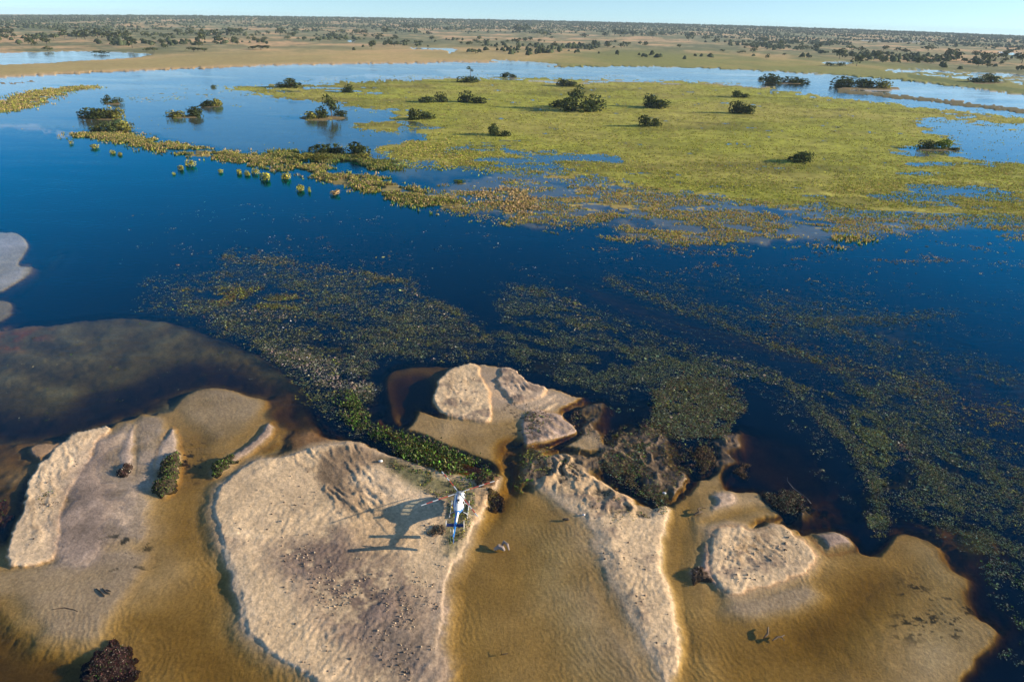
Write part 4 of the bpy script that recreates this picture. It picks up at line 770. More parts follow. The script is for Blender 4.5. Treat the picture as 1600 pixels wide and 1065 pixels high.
ISL = [
 # (px, base_py, w, h, kind, label)
 (137, 186, 34, 16, 'bush', 'low dark bush at the left end of the tree islet in the left blue lagoon'),
 (158, 187, 32, 17, 'bush', 'middle rounded bush of the leftmost tree islet in the blue lagoon'),
 (176, 186, 26, 18, 'olive', 'paler olive bush at the right end of the leftmost tree islet'),
 (166, 168, 11, 17, 'tree', 'slender dark tree behind the leftmost tree islet'),
 (181, 162, 16, 9, 'bush', 'small bush just behind and right of the slender dark lagoon tree'),
 (145, 206, 18, 8, 'olive', 'low straw-edged bush at the left tip of the lower left islet'),
 (163, 207, 28, 16, 'bush', 'dark bush in the middle of the lower left islet above the reed ridge'),
 (188, 206, 28, 15, 'olive', 'olive bush at the right end of the lower left islet above the reed ridge'),
 (272, 184, 24, 11, 'olive', 'left low bush of the oval islet in open blue lagoon'),
 (296, 183, 28, 15, 'bush', 'right taller bush of the oval islet in open blue lagoon'),
 (320, 167, 20, 10, 'bush', 'left bush of the small islet behind the oval one'),
 (336, 167, 18, 13, 'olive', 'right bush of the small islet behind the oval one'),
 (334, 137, 9, 4, 'bush', 'tiny isolated bush at the far edge of the left lagoon'),
 (438, 137, 16, 8, 'bush', 'low bush at the left foot of the far rounded meadow thicket'),
 (452, 138, 28, 15, 'bush', 'rounded dark thicket on the far left of the green meadow'),
 (535, 145, 14, 7, 'bush', 'low left bush of the small pair on the far left meadow'),
 (547, 145, 18, 12, 'bush', 'taller right bush of the small pair on the far left meadow'),
 (482, 187, 25, 12, 'olive', 'low olive bush at the left end of the islet with the tall lollipop tree'),
 (497, 186, 22, 18, 'bush', 'rounded bush beside the tall lollipop tree islet centre'),
 (517, 184, 20, 30, 'tree', 'tall dark lollipop tree reflected in blue shallows'),
 (530, 182, 20, 9, 'bush', 'low bush right of the tall lollipop tree'),
 (664, 161, 24, 10, 'bush', 'low left thicket of the pair left of the meadow centre'),
 (687, 160, 17, 16, 'bush', 'taller right bush of the pair left of the meadow centre'),
 (729, 161, 22, 18, 'bush', 'tall left bush of the long meadow thicket in second row'),
 (748, 162, 22, 10, 'bush', 'low right bush of the long meadow thicket in second row'),
 (735, 120, 10, 13, 'palm', 'thin palm-like tree standing on a bush near the far river'),
 (733, 130, 32, 10, 'bush', 'spreading bush under the thin palm-like tree near the far river'),
 (790, 121, 15, 8, 'bush', 'small dark bush at the river edge of the meadow'),
 (802, 122, 10, 6, 'bush', 'tiny bush at the river edge right of a small dark one'),
 (645, 188, 18, 18, 'bush', 'taller left bush of the pair beside the pink mud patch'),
 (666, 187, 26, 12, 'bush', 'low right bush of the pair beside the pink mud patch'),
 (774, 212, 20, 19, 'bush', 'tall left bush of the clump nearest the meadow centre front'),
 (789, 214, 20, 9, 'bush', 'low right bush of the clump nearest the meadow centre front'),
 (500, 243, 44, 15, 'bush', 'long dark thicket on the reed ridge'),
 (524, 242, 22, 11, 'bush', 'low dark bush between long thicket and tall bush on the reed ridge'),
 (555, 246, 34, 21, 'bush', 'tallest dark bush on the reed ridge'),
 (563, 250, 24, 10, 'olive', 'sunlit olive scrub in front of the tallest ridge bush'),
 (470, 250, 30, 9, 'olive', 'low olive scrub at the left of the reed ridge thicket'),
 (500, 253, 30, 9, 'olive', 'low olive scrub in front of the long ridge thicket'),
 (879, 135, 18, 11, 'bush', 'left bush of the small pair behind the biggest thicket'),
 (893, 136, 18, 9, 'bush', 'right bush of the small pair behind the biggest thicket'),
 (874, 168, 26, 11, 'bush', 'low left wing of the biggest meadow thicket'),
 (900, 172, 26, 32, 'tree', 'tallest tree crowning the biggest meadow thicket'),
 (895, 175, 34, 22, 'bush', 'dense middle bush of the biggest meadow thicket'),
 (917, 176, 36, 18, 'bush', 'broad front bush of the biggest meadow thicket'),
 (928, 172, 34, 22, 'bush', 'tall right shoulder of the biggest meadow thicket'),
 (1016, 168, 20, 21, 'bush', 'pointed left bush of the thicket right of the biggest one'),
 (1030, 170, 36, 14, 'bush', 'low right bush of the thicket right of the biggest one'),
 (1010, 199, 20, 19, 'bush', 'tall left bush of the small clump in the meadow middle'),
 (1024, 198, 18, 12, 'bush', 'low right bush of the small clump in the meadow middle'),
 (1154, 153, 18, 11, 'bush', 'left bush of the far small pair on the right meadow'),
 (1167, 153, 14, 6, 'bush', 'low right bush of the far small pair on the right meadow'),
 (1153, 178, 20, 20, 'bush', 'left bush of the dark double mound on the right meadow'),
 (1169, 179, 22, 15, 'bush', 'right bush of the dark double mound on the right meadow'),
 (1192, 125, 10, 5, 'bush', 'tiny bush on the water edge left of the river islet'),
 (1212, 130, 32, 13, 'bush', 'left bush of the low islet in the far pale river'),
 (1243, 130, 38, 9, 'bush', 'flat right bush of the low islet in the far pale river'),
 (1332, 136, 44, 14, 'bush', 'left bush of the long islet in the pale river on the right'),
 (1362, 138, 34, 14, 'bush', 'middle bush of the long islet in the pale river on the right'),
 (1386, 139, 28, 13, 'olive', 'right olive bush of the long islet in the pale river on the right'),
 (1453, 234, 22, 14, 'bush', 'dark round bush at the left of the pair nearest the right edge'),
 (1476, 234, 24, 15, 'green', 'bright green round bush of the pair nearest the right edge'),
 (1493, 235, 14, 4, 'bush', 'flat dark scrub right of the bright green bush'),
 (1255, 255, 36, 18, 'bush', 'lone dark round bush at the front of the right meadow'),
 (1534, 130, 26, 8, 'bush', 'dark scrub left on the green strip beside the right ponds'),
 (1553, 130, 22, 14, 'bush', 'taller bush right on the green strip beside the right ponds'),
]
for (a, b_, c_, d_, k_, l_) in ISL:
    plant(a, b_, c_ * 1.2, d_ * 1.2, k_, 'tree' if k_ in ('tree', 'palm') else 'bush', l_, 'tree' if k_ in ('tree', 'palm') else 'bush', 'bushes and trees of the flooded meadow and lagoon')
REEDS = [(110, 225, 6, 7, 'smallest round reed clump far left in the blue river'), (146, 232, 13, 8, 'first green reed clump below the ridge from the left'), (175, 240, 10, 7, 'left half of the double reed clump below the ridge'), (186, 243, 11, 6, 'right half of the double reed clump below the ridge'),
 (281, 266, 11, 9, 'left of the two round reed clumps touching the ridge'), (271, 273, 6, 5, 'tiny reed clump low in the water left of the ridge pair'), (296, 260, 16, 13, 'big reed clump touching the ridge edge'), (344, 270, 8, 7, 'small lone reed clump between two groups'),
 (373, 272, 11, 9, 'first reed clump of the row of three'), (387, 274, 11, 9, 'second reed clump of the row of three'), (398, 272, 12, 11, 'third and roundest reed clump of the row of three'), (412, 282, 21, 14, 'largest round reed clump standing in the blue river'),
 (445, 281, 17, 13, 'lopsided reed clump right of the largest one'), (468, 299, 15, 12, 'round reed clump in the river farthest from the ridge'), (483, 300, 7, 10, 'thin reed clump beside the farthest round one')]
for (a, b_, c_, d_, l_) in REEDS: plant(a, b_, c_, d_, 'reed', 'reed_clump', l_, 'reeds', 'round reed clumps in the river')
plant(525, 305, 18, 10, 'straw', 'reed_clump', 'dry straw-coloured reed tuft alone in the blue river', 'reeds', 'round reed clumps in the river')
plant(715, 286, 22, 4, 'green', 'reed_clump', 'flat bright green plant patch in the shallows right of the ridge', 'reeds', 'round reed clumps in the river')

# savanna trees of the far plain
def tree_mesh_np(seed, nq, leafw):
    r = np.random.default_rng(seed); v, c, L = crown_arrays(seed, 1.0, .75, 5, nq, leafw, (.055, .070, .032)); v[:, 2] = v[:, 2] * .9 + .15; return v, c
SAV = []
for i in range(6):
    v, c = tree_mesh_np(300 + i, 90, .10)
    tr_ = np.array([(-.02, 0, -.02), (.02, 0, -.02), (.015, 0, .4), (-.015, 0, .4), (0, -.02, -.02), (0, .02, -.02), (0, .015, .4), (0, -.015, .4)])
    v = np.concatenate([v, tr_]); c = np.concatenate([c, np.full((8, 3), .08)])
    ob = mesh_np('savanna_tree', v, np.arange(len(v)).reshape(-1, 4), c, M_LEAF); SAV.append(ob.data); bpy.data.objects.remove(ob)
FT = [(10,58,22,13),(84,64,8,10),(101,60,14,12),(120,62,16,13),(133,62,20,13),(153,60,18,13),(168,63,16,12),(182,63,18,14),(196,63,16,12),(207,76,14,15),(212,54,10,7),(228,60,14,9),(258,62,12,8),(282,55,16,9),(298,55,16,10),(316,72,14,22),(335,60,16,12),(345,68,20,10),(360,57,16,12),(376,56,16,11),(75,80,14,7),(150,84,12,5),(162,85,14,6),(230,82,12,6),(242,82,12,6),(303,82,18,7),(320,82,14,6),(254,69,12,6),(395,78,14,5),
 (438,57,14,12),(462,52,12,7),(455,58,14,7),(412,67,8,8),(408,79,22,7),(536,54,12,7),(605,56,12,12),(556,55,12,8),(568,55,12,8),(638,46,12,8),(650,46,12,8),(632,69,14,6),(743,84,20,6),(700,50,10,7),(670,55,10,6),
 (865,76,10,9),(913,60,12,7),(850,58,20,9),(808,52,14,12),(822,52,14,12),(948,70,8,5),(1008,73,10,6),(1062,76,8,6),(1020,60,12,9),(1034,58,12,8),(1076,64,14,14),(1102,63,10,8),(1118,68,10,8),(1130,82,10,4),(1159,84,12,4),(1192,66,16,8),(1198,94,6,9),(960,56,14,9),(975,58,14,9),(945,58,12,8),(990,57,12,8),
 (1311,93,16,16),(1338,104,20,15),(1365,95,16,13),(1253,80,12,10),(1272,80,14,10),(1297,104,14,6),(1312,105,14,6),(1263,93,8,6),(1378,98,10,5),(1402,82,10,8),(1440,95,12,8),(1480,95,18,16),(1494,95,18,15),(1478,101,10,10),(1507,98,10,6),(1536,99,12,16),(1548,99,12,15),(1563,95,16,14),(1596,100,20,16),(1453,100,10,4),(1416,85,12,8),(1450,80,20,8),(1330,80,14,9),(1345,82,12,8),(1380,80,12,8),(1300,72,14,8),(1223,72,12,8),(1240,70,12,8),(1590,112,10,10),(1525,90,14,9),(1575,86,14,8)]
def far_pt(px, py):
    """walk the sight line down to the gently rising far ground"""
    u, v = uv_of_px(px, py); d = np.array([u, F_PX * cp - v * sp, -(F_PX * sp + v * cp)]); d = d / np.hypot(d[0], d[1])
    for r in np.arange(600, 9400, 20.0):
        x, y = d[0] * r, d[1] * r
        if CAM_H + d[2] * r < far_h(np.float64(x), np.float64(y)) + .5: return x, y, r
    return None
FG = 'scattered savanna trees on the far plain'; cnt = 0; FL = 'dark grey-green savanna tree standing among others on the dry far plain'
ZN = ['behind the pond at the far left', 'behind the sandy far bank left of centre', 'on the grey-green far bank near the middle', 'behind the far river right of the middle', 'on the reddish plain at the right', 'beside the speckled ponds at the far right']
def sav(x, y, z, W, Hh, label):
    px, py = px_of_world(np.float64(x), np.float64(y), np.float64(z)); zi = int(np.clip(px // 267, 0, 5)); dist = y
    lab = ('low wide' if Hh < W * .62 else 'tall rounded') + ' dark tree ' + ZN[zi] + (', in the front row' if dist < 1500 else ', in the middle rows' if dist < 2600 else ', far back')
    label = lab
    o = bpy.data.objects.new('savanna_tree', SAV[random.randrange(6)]); COL.objects.link(o)
    o.location = (x, y, z); o.rotation_euler = (0, 0, random.random() * 6.28); o.scale = (W, W, Hh / .85)
    tag(o, label, 'tree', FG)
for (a, b_, c_, d_) in FT:
    p = far_pt(a, b_)
    if p is None: continue
    s = F_PX / (p[1] * cp + 63 * sp) 
    sav(p[0], p[1], float(height_at(np.float64(p[0]), np.float64(p[1]))) - .1, c_ * 1.3 / s, d_ * 1.15 / s, FL); cnt += 1
FTA = np.array(FT, float)
tries = 0
while cnt < 296 and tries < 20000:
    tries += 1
    px = random.uniform(-10, 1610); yh = 26 + 34 * (px / 1600); lo_ = np.interp(px, [0, 400, 800, 1000, 1250, 1600], [86, 84, 70, 78, 90, 115])
    py = yh + 16 + (lo_ - yh - 16) * random.random() ** 1.5
    p = far_pt(px, py)
    if p is None: continue
    x, y = p[0], p[1]
    nzv = float(fbm(np.float64(x / 260), np.float64(y / 500), 3, 95))
    if nzv < .47 or height_at(np.float64(x), np.float64(y)) < .1: continue
    W = random.uniform(11, 24); sav(x, y, float(height_at(np.float64(x), np.float64(y))) - .1, W, W * random.uniform(.55, .85), FL); cnt += 1
# the woods toward the horizon: thousands of crowns
K = 52000
r_ = 1500 * (9700 / 1500) ** (rng.random(K) ** .55); az = rng.uniform(-.95, .95, K); fx = r_ * np.sin(az); fy = r_ * np.cos(az)
nn = fbm(fx / 260, fy / 500, 3, 95) * .6 + fbm(fx / 60, fy / 120, 3, 96) * .4
k = rng.random(K) < sm(.57 - .17 * sm(2000, 5500, r_), .65 - .17 * sm(2000, 5500, r_), nn) * .9 + .4 * sm(4500, 8000, r_)
fx, fy, r_ = fx[k], fy[k], r_[k]
pz = far_h(fx, fy) + .4
K = len(fx); W = rng.uniform(7, 17, K) * (1 + .5 * sm(4500, 9000, r_)); hh = W * rng.uniform(.5, .8, K)
ang = np.arange(5) * 1.2566
ring = np.stack([np.cos(ang), np.sin(ang)], 1)
V_ = np.zeros((K, 11, 3)); rad = rng.uniform(.3, .6, (K, 5)); 
V_[:, :5, 0] = ring[None, :, 0] * rad * W[:, None]; V_[:, :5, 1] = ring[None, :, 1] * rad * W[:, None]; V_[:, :5, 2] = (rng.uniform(.0, .45, (K, 5)) * hh[:, None])
rad2 = rng.uniform(.15, .4, (K, 5)); V_[:, 5:10, 0] = ring[None, :, 0] * rad2 * W[:, None]; V_[:, 5:10, 1] = ring[None, :, 1] * rad2 * W[:, None]; V_[:, 5:10, 2] = rng.uniform(.6, .95, (K, 5)) * hh[:, None]
V_[:, 10, 2] = hh * rng.uniform(.9, 1.1, K)
V_ += np.stack([fx, fy, pz], 1)[:, None, :]
F_ = []
for i in range(5):
    j = (i + 1) % 5; F_ += [(i, j, j + 5), (i, j + 5, i + 5), (i + 5, j + 5, 10)]
F_ = np.array(F_)
cl = np.clip(np.array((.052, .066, .034))[None] * (.6 + .9 * rng.random((K, 1))), .01, 1); cl = np.repeat(cl, 11, 0)
ob = mesh_np('distant_woodland', V_.reshape(-1, 3), (F_[None] + 11 * np.arange(K)[:, None, None]).reshape(-1, 3), cl, M_WEED)
tag(ob, 'dark blue-green belts of woodland toward the flat horizon', 'woodland', kind='stuff')

# ------------------------------------------------------------------ helicopter
import bmesh
M_WHT = simple('white_paint', (.78, .80, .82), .25, coat=.6); M_BLU = simple('blue_paint', (.012, .16, .50), .25, coat=.6); M_NVY = simple('navy_paint', (.012, .03, .13), .35)
M_RED = simple('red_paint', (.50, .07, .04), .4); M_BWH = simple('blade_white', (.60, .63, .66), .4); M_BLK = simple('black_rubber', (.02, .02, .022), .6)
M_MET = simple('grey_metal', (.38, .40, .43), .35, metal=.7); M_SEAT = simple('grey_seat_cloth', (.10, .10, .12), .9)
MGL, t = newmat('cabin_glass'); o = nd(t, 'ShaderNodeOutputMaterial'); tr = nd(t, 'ShaderNodeBsdfTransparent'); tr.inputs[0].default_value = (.72, .78, .8, 1)
gl = nd(t, 'ShaderNodeBsdfGlossy'); gl.inputs['Roughness'].default_value = .03; fn = nd(t, 'ShaderNodeFresnel'); fn.inputs[0].default_value = 1.5; mxs = nd(t, 'ShaderNodeMixShader')
t.links.new(fn.outputs[0], mxs.inputs[0]); t.links.new(tr.outputs[0], mxs.inputs[1]); t.links.new(gl.outputs[0], mxs.inputs[2]); t.links.new(mxs.outputs[0], o.inputs[0])

hx, hy = ground_of_px(717.5, 801); hx, hy = float(hx), float(hy)
heli = bpy.data.objects.new('helicopter', None); COL.objects.link(heli)
hz = .22
heli.location = (hx, hy, hz); heli.rotation_euler = (0, 0, R(-1.0)); heli.scale = (1.06, 1.06, 1.06)
tag(heli, 'blue and white helicopter with red-striped rotor blades parked on the sand bank', 'helicopter')
def part(name, bm, mats, parent=heli, smooth=False):
    me = bpy.data.meshes.new(name); bmesh.ops.recalc_face_normals(bm, faces=bm.faces); bm.to_mesh(me); bm.free()
    for mm_ in (mats if isinstance(mats, (list, tuple)) else [mats]): me.materials.append(mm_)
    if smooth:
        for p in me.polygons: p.use_smooth = True
    o = bpy.data.objects.new(name, me); COL.objects.link(o); o.parent = parent; return o
def loft(bm, secs, n=28, ex=2.6, cap=True):
    """secs: (y, zc, hw, hh)"""
    rows = []
    for (y, zc, hw, hh) in secs:
        row = []
        for k in range(n):
            a = 2 * math.pi * k / n; c, s = math.cos(a), math.sin(a)
            row.append(bm.verts.new((math.copysign(abs(c) ** (2 / ex), c) * hw, y, zc + math.copysign(abs(s) ** (2 / ex), s) * hh)))
        rows.append(row)
    fs = []
    for i in range(len(rows) - 1):
        for k in range(n):
            fs.append((bm.faces.new((rows[i][k], rows[i][(k + 1) % n], rows[i + 1][(k + 1) % n], rows[i + 1][k])), i, k))
    if cap: bm.faces.new(rows[0]); bm.faces.new(list(reversed(rows[-1])))
    return fs
def tube(bm, pts, r, n=8, mat=0):
    pts = [Vector(p) for p in pts]; prev = None
    for i, p in enumerate(pts):
        d = (pts[min(i + 1, len(pts) - 1)] - pts[max(i - 1, 0)]).normalized(); up = Vector((0, 0, 1)) if abs(d.z) < .9 else Vector((1, 0, 0))
        s = d.cross(up).normalized(); t_ = s.cross(d); rr = r[i] if isinstance(r, (list, tuple)) else r
        ring = [bm.verts.new(p + (s * math.cos(2 * math.pi * k / n) + t_ * math.sin(2 * math.pi * k / n)) * rr) for k in range(n)]
        if prev:
            for k in range(n): bm.faces.new((prev[k], prev[(k + 1) % n], ring[(k + 1) % n], ring[k])).material_index = mat
        else: bm.faces.new(ring)
        prev = ring
    bm.faces.new(list(reversed(prev)))
def boxb(bm, c, s, rot=None, mat=0):
    r = bmesh.ops.create_cube(bm, size=1.0); mtx = Matrix.Translation(c) @ (rot if rot is not None else Matrix.Identity(4)) @ Matrix.Diagonal((*s, 1))
    bmesh.ops.transform(bm, matrix=mtx, verts=r['verts'])
    for v in r['verts']:
        for f in v.link_faces: f.material_index = mat
ctrl = [(3.05, 1.02, .04, .04), (2.95, 1.04, .22, .18), (2.75, 1.08, .38, .30), (2.4, 1.16, .54, .46), (2.0, 1.26, .65, .64), (1.6, 1.33, .71, .76), (1.2, 1.38, .74, .84), (.6, 1.41, .75, .88), (0, 1.43, .75, .88), (-.6, 1.46, .74, .86), (-1.1, 1.53, .66, .76), (-1.6, 1.64, .52, .58), (-2.1, 1.73, .38, .42), (-2.6, 1.79, .28, .30)]
ys = np.arange(3.05, -2.61, -.12); ca = np.array(ctrl)[::-1]
secs = [(float(y), *[float(np.interp(y, ca[:, 0], ca[:, j])) for j in (1, 2, 3)]) for y in ys]
bm = bmesh.new(); fs = loft(bm, secs, 32, 2.7)
gbm = {}; dele = []
wins = {'windscreen': [], 'door_window': [], 'rear_door_window': [], 'aft_window': []}
for f, i, k in fs:
    c = f.calc_center_median(); y, z, x = c.y, c.z, c.x
    zc = float(np.interp(y, ca[:, 0], ca[:, 1])); hh_ = float(np.interp(y, ca[:, 0], ca[:, 3])); rel = (z - zc) / hh_
    w = None
    if 1.55 < y < 2.85 and rel > .12 and abs(x) > .05 and not (rel > .93 and y < 1.8): w = 'windscreen'
    elif .72 < y < 1.38 and -.05 < rel < .78: w = 'door_window'
    elif -.12 < y < .58 and -.05 < rel < .78: w = 'rear_door_window'
    elif -.85 < y < -.28 and .05 < rel < .72: w = 'aft_window'
    if w and (w == 'windscreen' or abs(x) > .4): wins[w].append((f, 1 if x > 0 else -1)); dele.append(f)
    else:
        diag = rel < (-.9 if y > 2 else .75 - .55 * (y + 2.6) / 2.2) if y < -.4 else rel < .02
        blue = rel < .10 if y > -.4 else (rel < .10 or (rel < .55 + .0 and y < -1.6) or y < -2.2)
        f.material_index = 1 if blue or (rel > .2 and abs(x) > .42 and y < 0 and rel < .8 and x < 0) else 0
for nm, lst in wins.items():
    for side in (1, -1):
        b2 = bmesh.new()
        for f, s_i in lst:
            if s_i == side: b2.faces.new([b2.verts.new(v.co * .995 + Vector((0, 0, .006))) for v in f.verts])
        if len(b2.faces): bmesh.ops.remove_doubles(b2, verts=b2.verts, dist=.001); part(nm, b2, MGL, smooth=True)
        else: b2.free()
bmesh.ops.delete(bm, geom=dele, context='FACES')
part('fuselage', bm, [M_WHT, M_BLU], smooth=True)
bm = bmesh.new(); boxb(bm, (0, .7, .72), (1.3, 3.2, .06)); boxb(bm, (0, -1.0, 1.35), (1.2, .05, 1.2)); part('cabin_floor', bm, M_SEAT)
for sx, sy in ((-.33, 1.15), (.33, 1.15), (-.36, -.2), (.36, -.2)):
    bm = bmesh.new(); boxb(bm, (sx, sy, 1.0), (.46, .46, .14)); boxb(bm, (sx, sy - .24, 1.3), (.44, .1, .6), Matrix.Rotation(R(8), 4, 'X')); bmesh.ops.bevel(bm, geom=bm.edges[:], offset=.03, segments=1); part('seat', bm, M_SEAT)
bm = bmesh.new(); boxb(bm, (0, 1.95, 1.05), (.7, .25, .4)); bmesh.ops.bevel(bm, geom=bm.edges[:], offset=.04, segments=2); part('instrument_panel', bm, M_BLK)
# roof cowling, engine deck
bm = bmesh.new(); loft(bm, [(1.1, 2.22, .10, .06), (.9, 2.27, .26, .14), (.4, 2.36, .36, .26), (-.4, 2.38, .38, .28), (-1.2, 2.32, .36, .27), (-1.9, 2.18, .27, .24), (-2.4, 2.03, .14, .14)], 20, 3.2); cow = part('engine_cowling', bm, [M_WHT, M_BLU], smooth=True)
for p in cow.data.polygons:
    if p.center.x < -.2 or p.center.y > .62: p.material_index = 1
for s in (-1, 1):
    bm = bmesh.new(); boxb(bm, (s * .385, -.15, 2.36), (.03, .5, .2)); part('air_intake', bm, M_BLK)
bm = bmesh.new(); tube(bm, [(0, -1.15, 2.5), (0, -1.35, 2.72), (0, -1.6, 2.82)], .14, 12); part('exhaust_pipe', bm, [M_MET], smooth=True)
bm = bmesh.new(); boxb(bm, (0, -1.0, 2.66), (.34, .5, .03)); part('engine_grille', bm, M_BLK)
# tail
bm = bmesh.new(); fs = loft(bm, [(-2.5, 1.79, .285, .305), (-3.2, 1.84, .235, .25), (-4.5, 1.9, .19, .195), (-6.0, 1.98, .15, .15), (-7.2, 2.05, .12, .12), (-7.35, 2.06, .05, .05)], 20, 2.1)
boom = part('tail_boom', bm, [M_BLU, M_WHT], smooth=True)
for p in boom.data.polygons:
    if p.center.x > .08 and p.center.z > 1.85 and p.center.y > -4.8: p.material_index = 1
def wing(bm, root_le, root_te, tip_le, tip_te, th, mat=0):
    a = [Vector(p) for p in (root_le, root_te, tip_te, tip_le)]; nrm = (a[1] - a[0]).cross(a[3] - a[0]).normalized() * th * .5
    ra = [bm.verts.new(p + nrm * (.4 if i in (1, 2) else 1)) for i, p in enumerate(a)]; rb = [bm.verts.new(p - nrm * (.4 if i in (1, 2) else 1)) for i, p in enumerate(a)]
    fl_ = [bm.faces.new(ra), bm.faces.new(list(reversed(rb)))] + [bm.faces.new((ra[i], rb[i], rb[(i + 1) % 4], ra[(i + 1) % 4])) for i in range(4)]
    for f in fl_: f.material_index = mat
bm = bmesh.new(); wing(bm, (-1.1, -4.75, 1.95), (-1.1, -5.3, 1.95), (1.1, -4.75, 1.95), (1.1, -5.3, 1.95), .07); stb = part('horizontal_stabilizer', bm, M_NVY)
for s in (-1, 1):
    bm = bmesh.new(); wing(bm, (s * 1.12, -4.7, 1.45), (s * 1.12, -5.25, 1.35), (s * 1.12, -4.9, 2.6), (s * 1.12, -5.4, 2.6), .05); part('end_plate', bm, M_WHT, stb)
bm = bmesh.new(); wing(bm, (0.02, -6.6, 2.05), (.02, -7.35, 2.05), (.08, -7.45, 3.35), (.08, -7.95, 3.35), .09); wing(bm, (0.02, -6.75, 2.03), (.02, -7.35, 2.03), (.02, -7.15, 1.15), (.02, -7.5, 1.1), .08); fin = part('tail_fin', bm, [M_BLU])
bm = bmesh.new(); wing(bm, (.08, -7.42, 3.15), (.08, -7.97, 3.15), (.082, -7.47, 3.45), (.082, -8.0, 3.45), .1); part('fin_cap', bm, M_WHT, fin)
bm = bmesh.new(); tube(bm, [(-.12, -7.1, 2.1), (-.36, -7.1, 2.1)], .06, 8); tr_h = part('tail_rotor', bm, M_MET)
for s in (-1, 1):
    bm = bmesh.new(); wing(bm, (-.33, -7.0, 2.1), (-.33, -7.2, 2.1), (-.33, -7.02 + s * .25, 2.1 + s * .85), (-.33, -7.2 + s * .25, 2.1 + s * .85), .03); part('tail_rotor_blade', bm, M_WHT, tr_h)
# skids
for s in (-1, 1):
    bm = bmesh.new(); tube(bm, [(s * 1.17, 2.05, .28), (s * 1.17, 1.85, .09), (s * 1.17, 1.6, .04), (s * 1.17, -1.35, .04)], .05, 8); part('skid', bm, M_BWH, smooth=True)
for y in (1.15, -.75):
    bm = bmesh.new(); tube(bm, [(-1.17, y, .06), (-1.02, y, .36), (-.6, y, .60), (.6, y, .60), (1.02, y, .36), (1.17, y, .06)], .042, 8); part('cross_tube', bm, M_BWH, smooth=True)
# mast, hub, blades
bm = bmesh.new(); tube(bm, [(0, 0, 2.5), (0, 0, 3.12)], [.11, .08], 12); part('rotor_mast', bm, M_MET, smooth=True)
bm = bmesh.new(); tube(bm, [(0, 0, 3.02), (0, 0, 3.18), (0, 0, 3.26)], [.24, .24, .12], 14)
for k in range(4):
    a = R(31.5 + 90 * k); boxb(bm, (math.cos(a) * .36, math.sin(a) * .36, 3.11), (.55, .16, .09), Matrix.Rotation(a, 4, 'Z'))
hub = part('rotor_hub', bm, M_MET)
for k in range(4):
    a = R(31.5 + 90 * k); bm = bmesh.new()
    cuts = [(.55, 1.55, 0), (1.55, 2.95, 1), (2.95, 3.75, 0), (3.75, 4.62, 1), (4.62, 5.35, 0)]
    c, s = math.cos(a), math.sin(a)
    def bp_(r, off, dz): return bm.verts.new((c * r - s * off, s * r + c * off, 3.11 + .018 * r - .012 * r * r * .35 + dz))
    prevr = None
    for (r0, r1, mi) in cuts:
        ra = [bp_(r0, .082, 0), bp_(r0, .02, .025), bp_(r0, -.082, .005), bp_(r0, .02, -.02)]; rb = [bp_(r1, .082, 0), bp_(r1, .02, .025), bp_(r1, -.082, .005), bp_(r1, .02, -.02)]
        for i in range(4): bm.faces.new((ra[i], rb[i], rb[(i + 1) % 4], ra[(i + 1) % 4])).material_index = mi
        if prevr is None: bm.faces.new(ra)
        prevr = rb
    bm.faces.new(list(reversed(prevr))).material_index = 0
    bmesh.ops.remove_doubles(bm, verts=bm.verts, dist=.0005); part('rotor_blade', bm, [M_BWH, M_RED])
bm = bmesh.new(); tube(bm, [(0, 2.3, 1.62), (0, 2.15, 1.95)], .012, 6); part('antenna', bm, M_BLK)
for y in (1.48, .65, -.2):
    for s in (-1, 1):
        bm = bmesh.new(); boxb(bm, (s * .752, y - .1, 1.36), (.012, .12, .03)); part('door_handle', bm, M_BLK)

# ------------------------------------------------------------------ driftwood, mounds, small things
def branch_obj(name, px, py, strokes, mat, label, cat, z=0.0):
    """strokes: lists of (dx, dy, z, r) in metres"""
    x, y = ground_of_px(px, py); root = bpy.data.objects.new(name, None); COL.objects.link(root); zz = max(float(height_at(np.float64(x), np.float64(y))), -.05)
    root.location = (float(x), float(y), zz + z); tag(root, label, cat)
    for i, st in enumerate(strokes):
        bm = bmesh.new(); tube(bm, [p[:3] for p in st], [p[3] for p in st], 7)
        for v in bm.verts: v.co += Vector([random.uniform(-.02, .02) for _ in range(3)])
        part('trunk' if i == 0 else 'branch', bm, mat, root)
    return root
branch_obj('driftwood', 783, 856, [[(-.9, -.3, .05, .18), (-.3, 0, .3, .34), (.2, -.2, .25, .3), (.45, -.5, .1, .15)], [(.0, .2, .15, .1), (.35, .75, .5, .22), (.8, .2, .5, .2), (1.05, -.4, .1, .1)], [(-.3, 0, .3, .14), (-.2, .35, .5, .05)]], M_WOOD, 'bleached pinkish stump of driftwood lying in the golden channel right of the helicopter', 'driftwood')
branch_obj('log', 884, 811.5, [[(-.45, 0, .08, .1), (-.1, .02, .14, .2), (.3, .0, .14, .2), (.5, 0, .1, .12)]], M_BARK, 'short dark log lying on wet sand left of a small white lump', 'log')
branch_obj('driftwood', 1206, 992, [[(-1.0, -.3, -.05, .1), (-.4, .2, .1, .14), (-.2, .8, .15, .1), (.0, 1.2, .05, .05)], [(-.2, -.7, 0, .06), (.5, -.3, .1, .13), (1.0, -.2, .1, .1), (1.5, .1, .05, .05)], [(1.0, -.2, .1, .07), (1.2, -.7, .05, .04)]], M_BARK, 'dark forked driftwood in the golden shallows at the lower right', 'driftwood')
branch_obj('driftwood', 161, 926, [[(-1.2, .7, 0, .06), (-.3, .1, .1, .1), (.5, -.5, .08, .07)], [(-.5, .8, .02, .05), (.2, .2, .1, .08), (.9, -.1, .05, .06)], [(.1, .6, .02, .05), (.8, .3, .08, .06)]], M_BARK, 'bundle of thin dark sticks on the pale submerged sand at the lower left', 'driftwood')
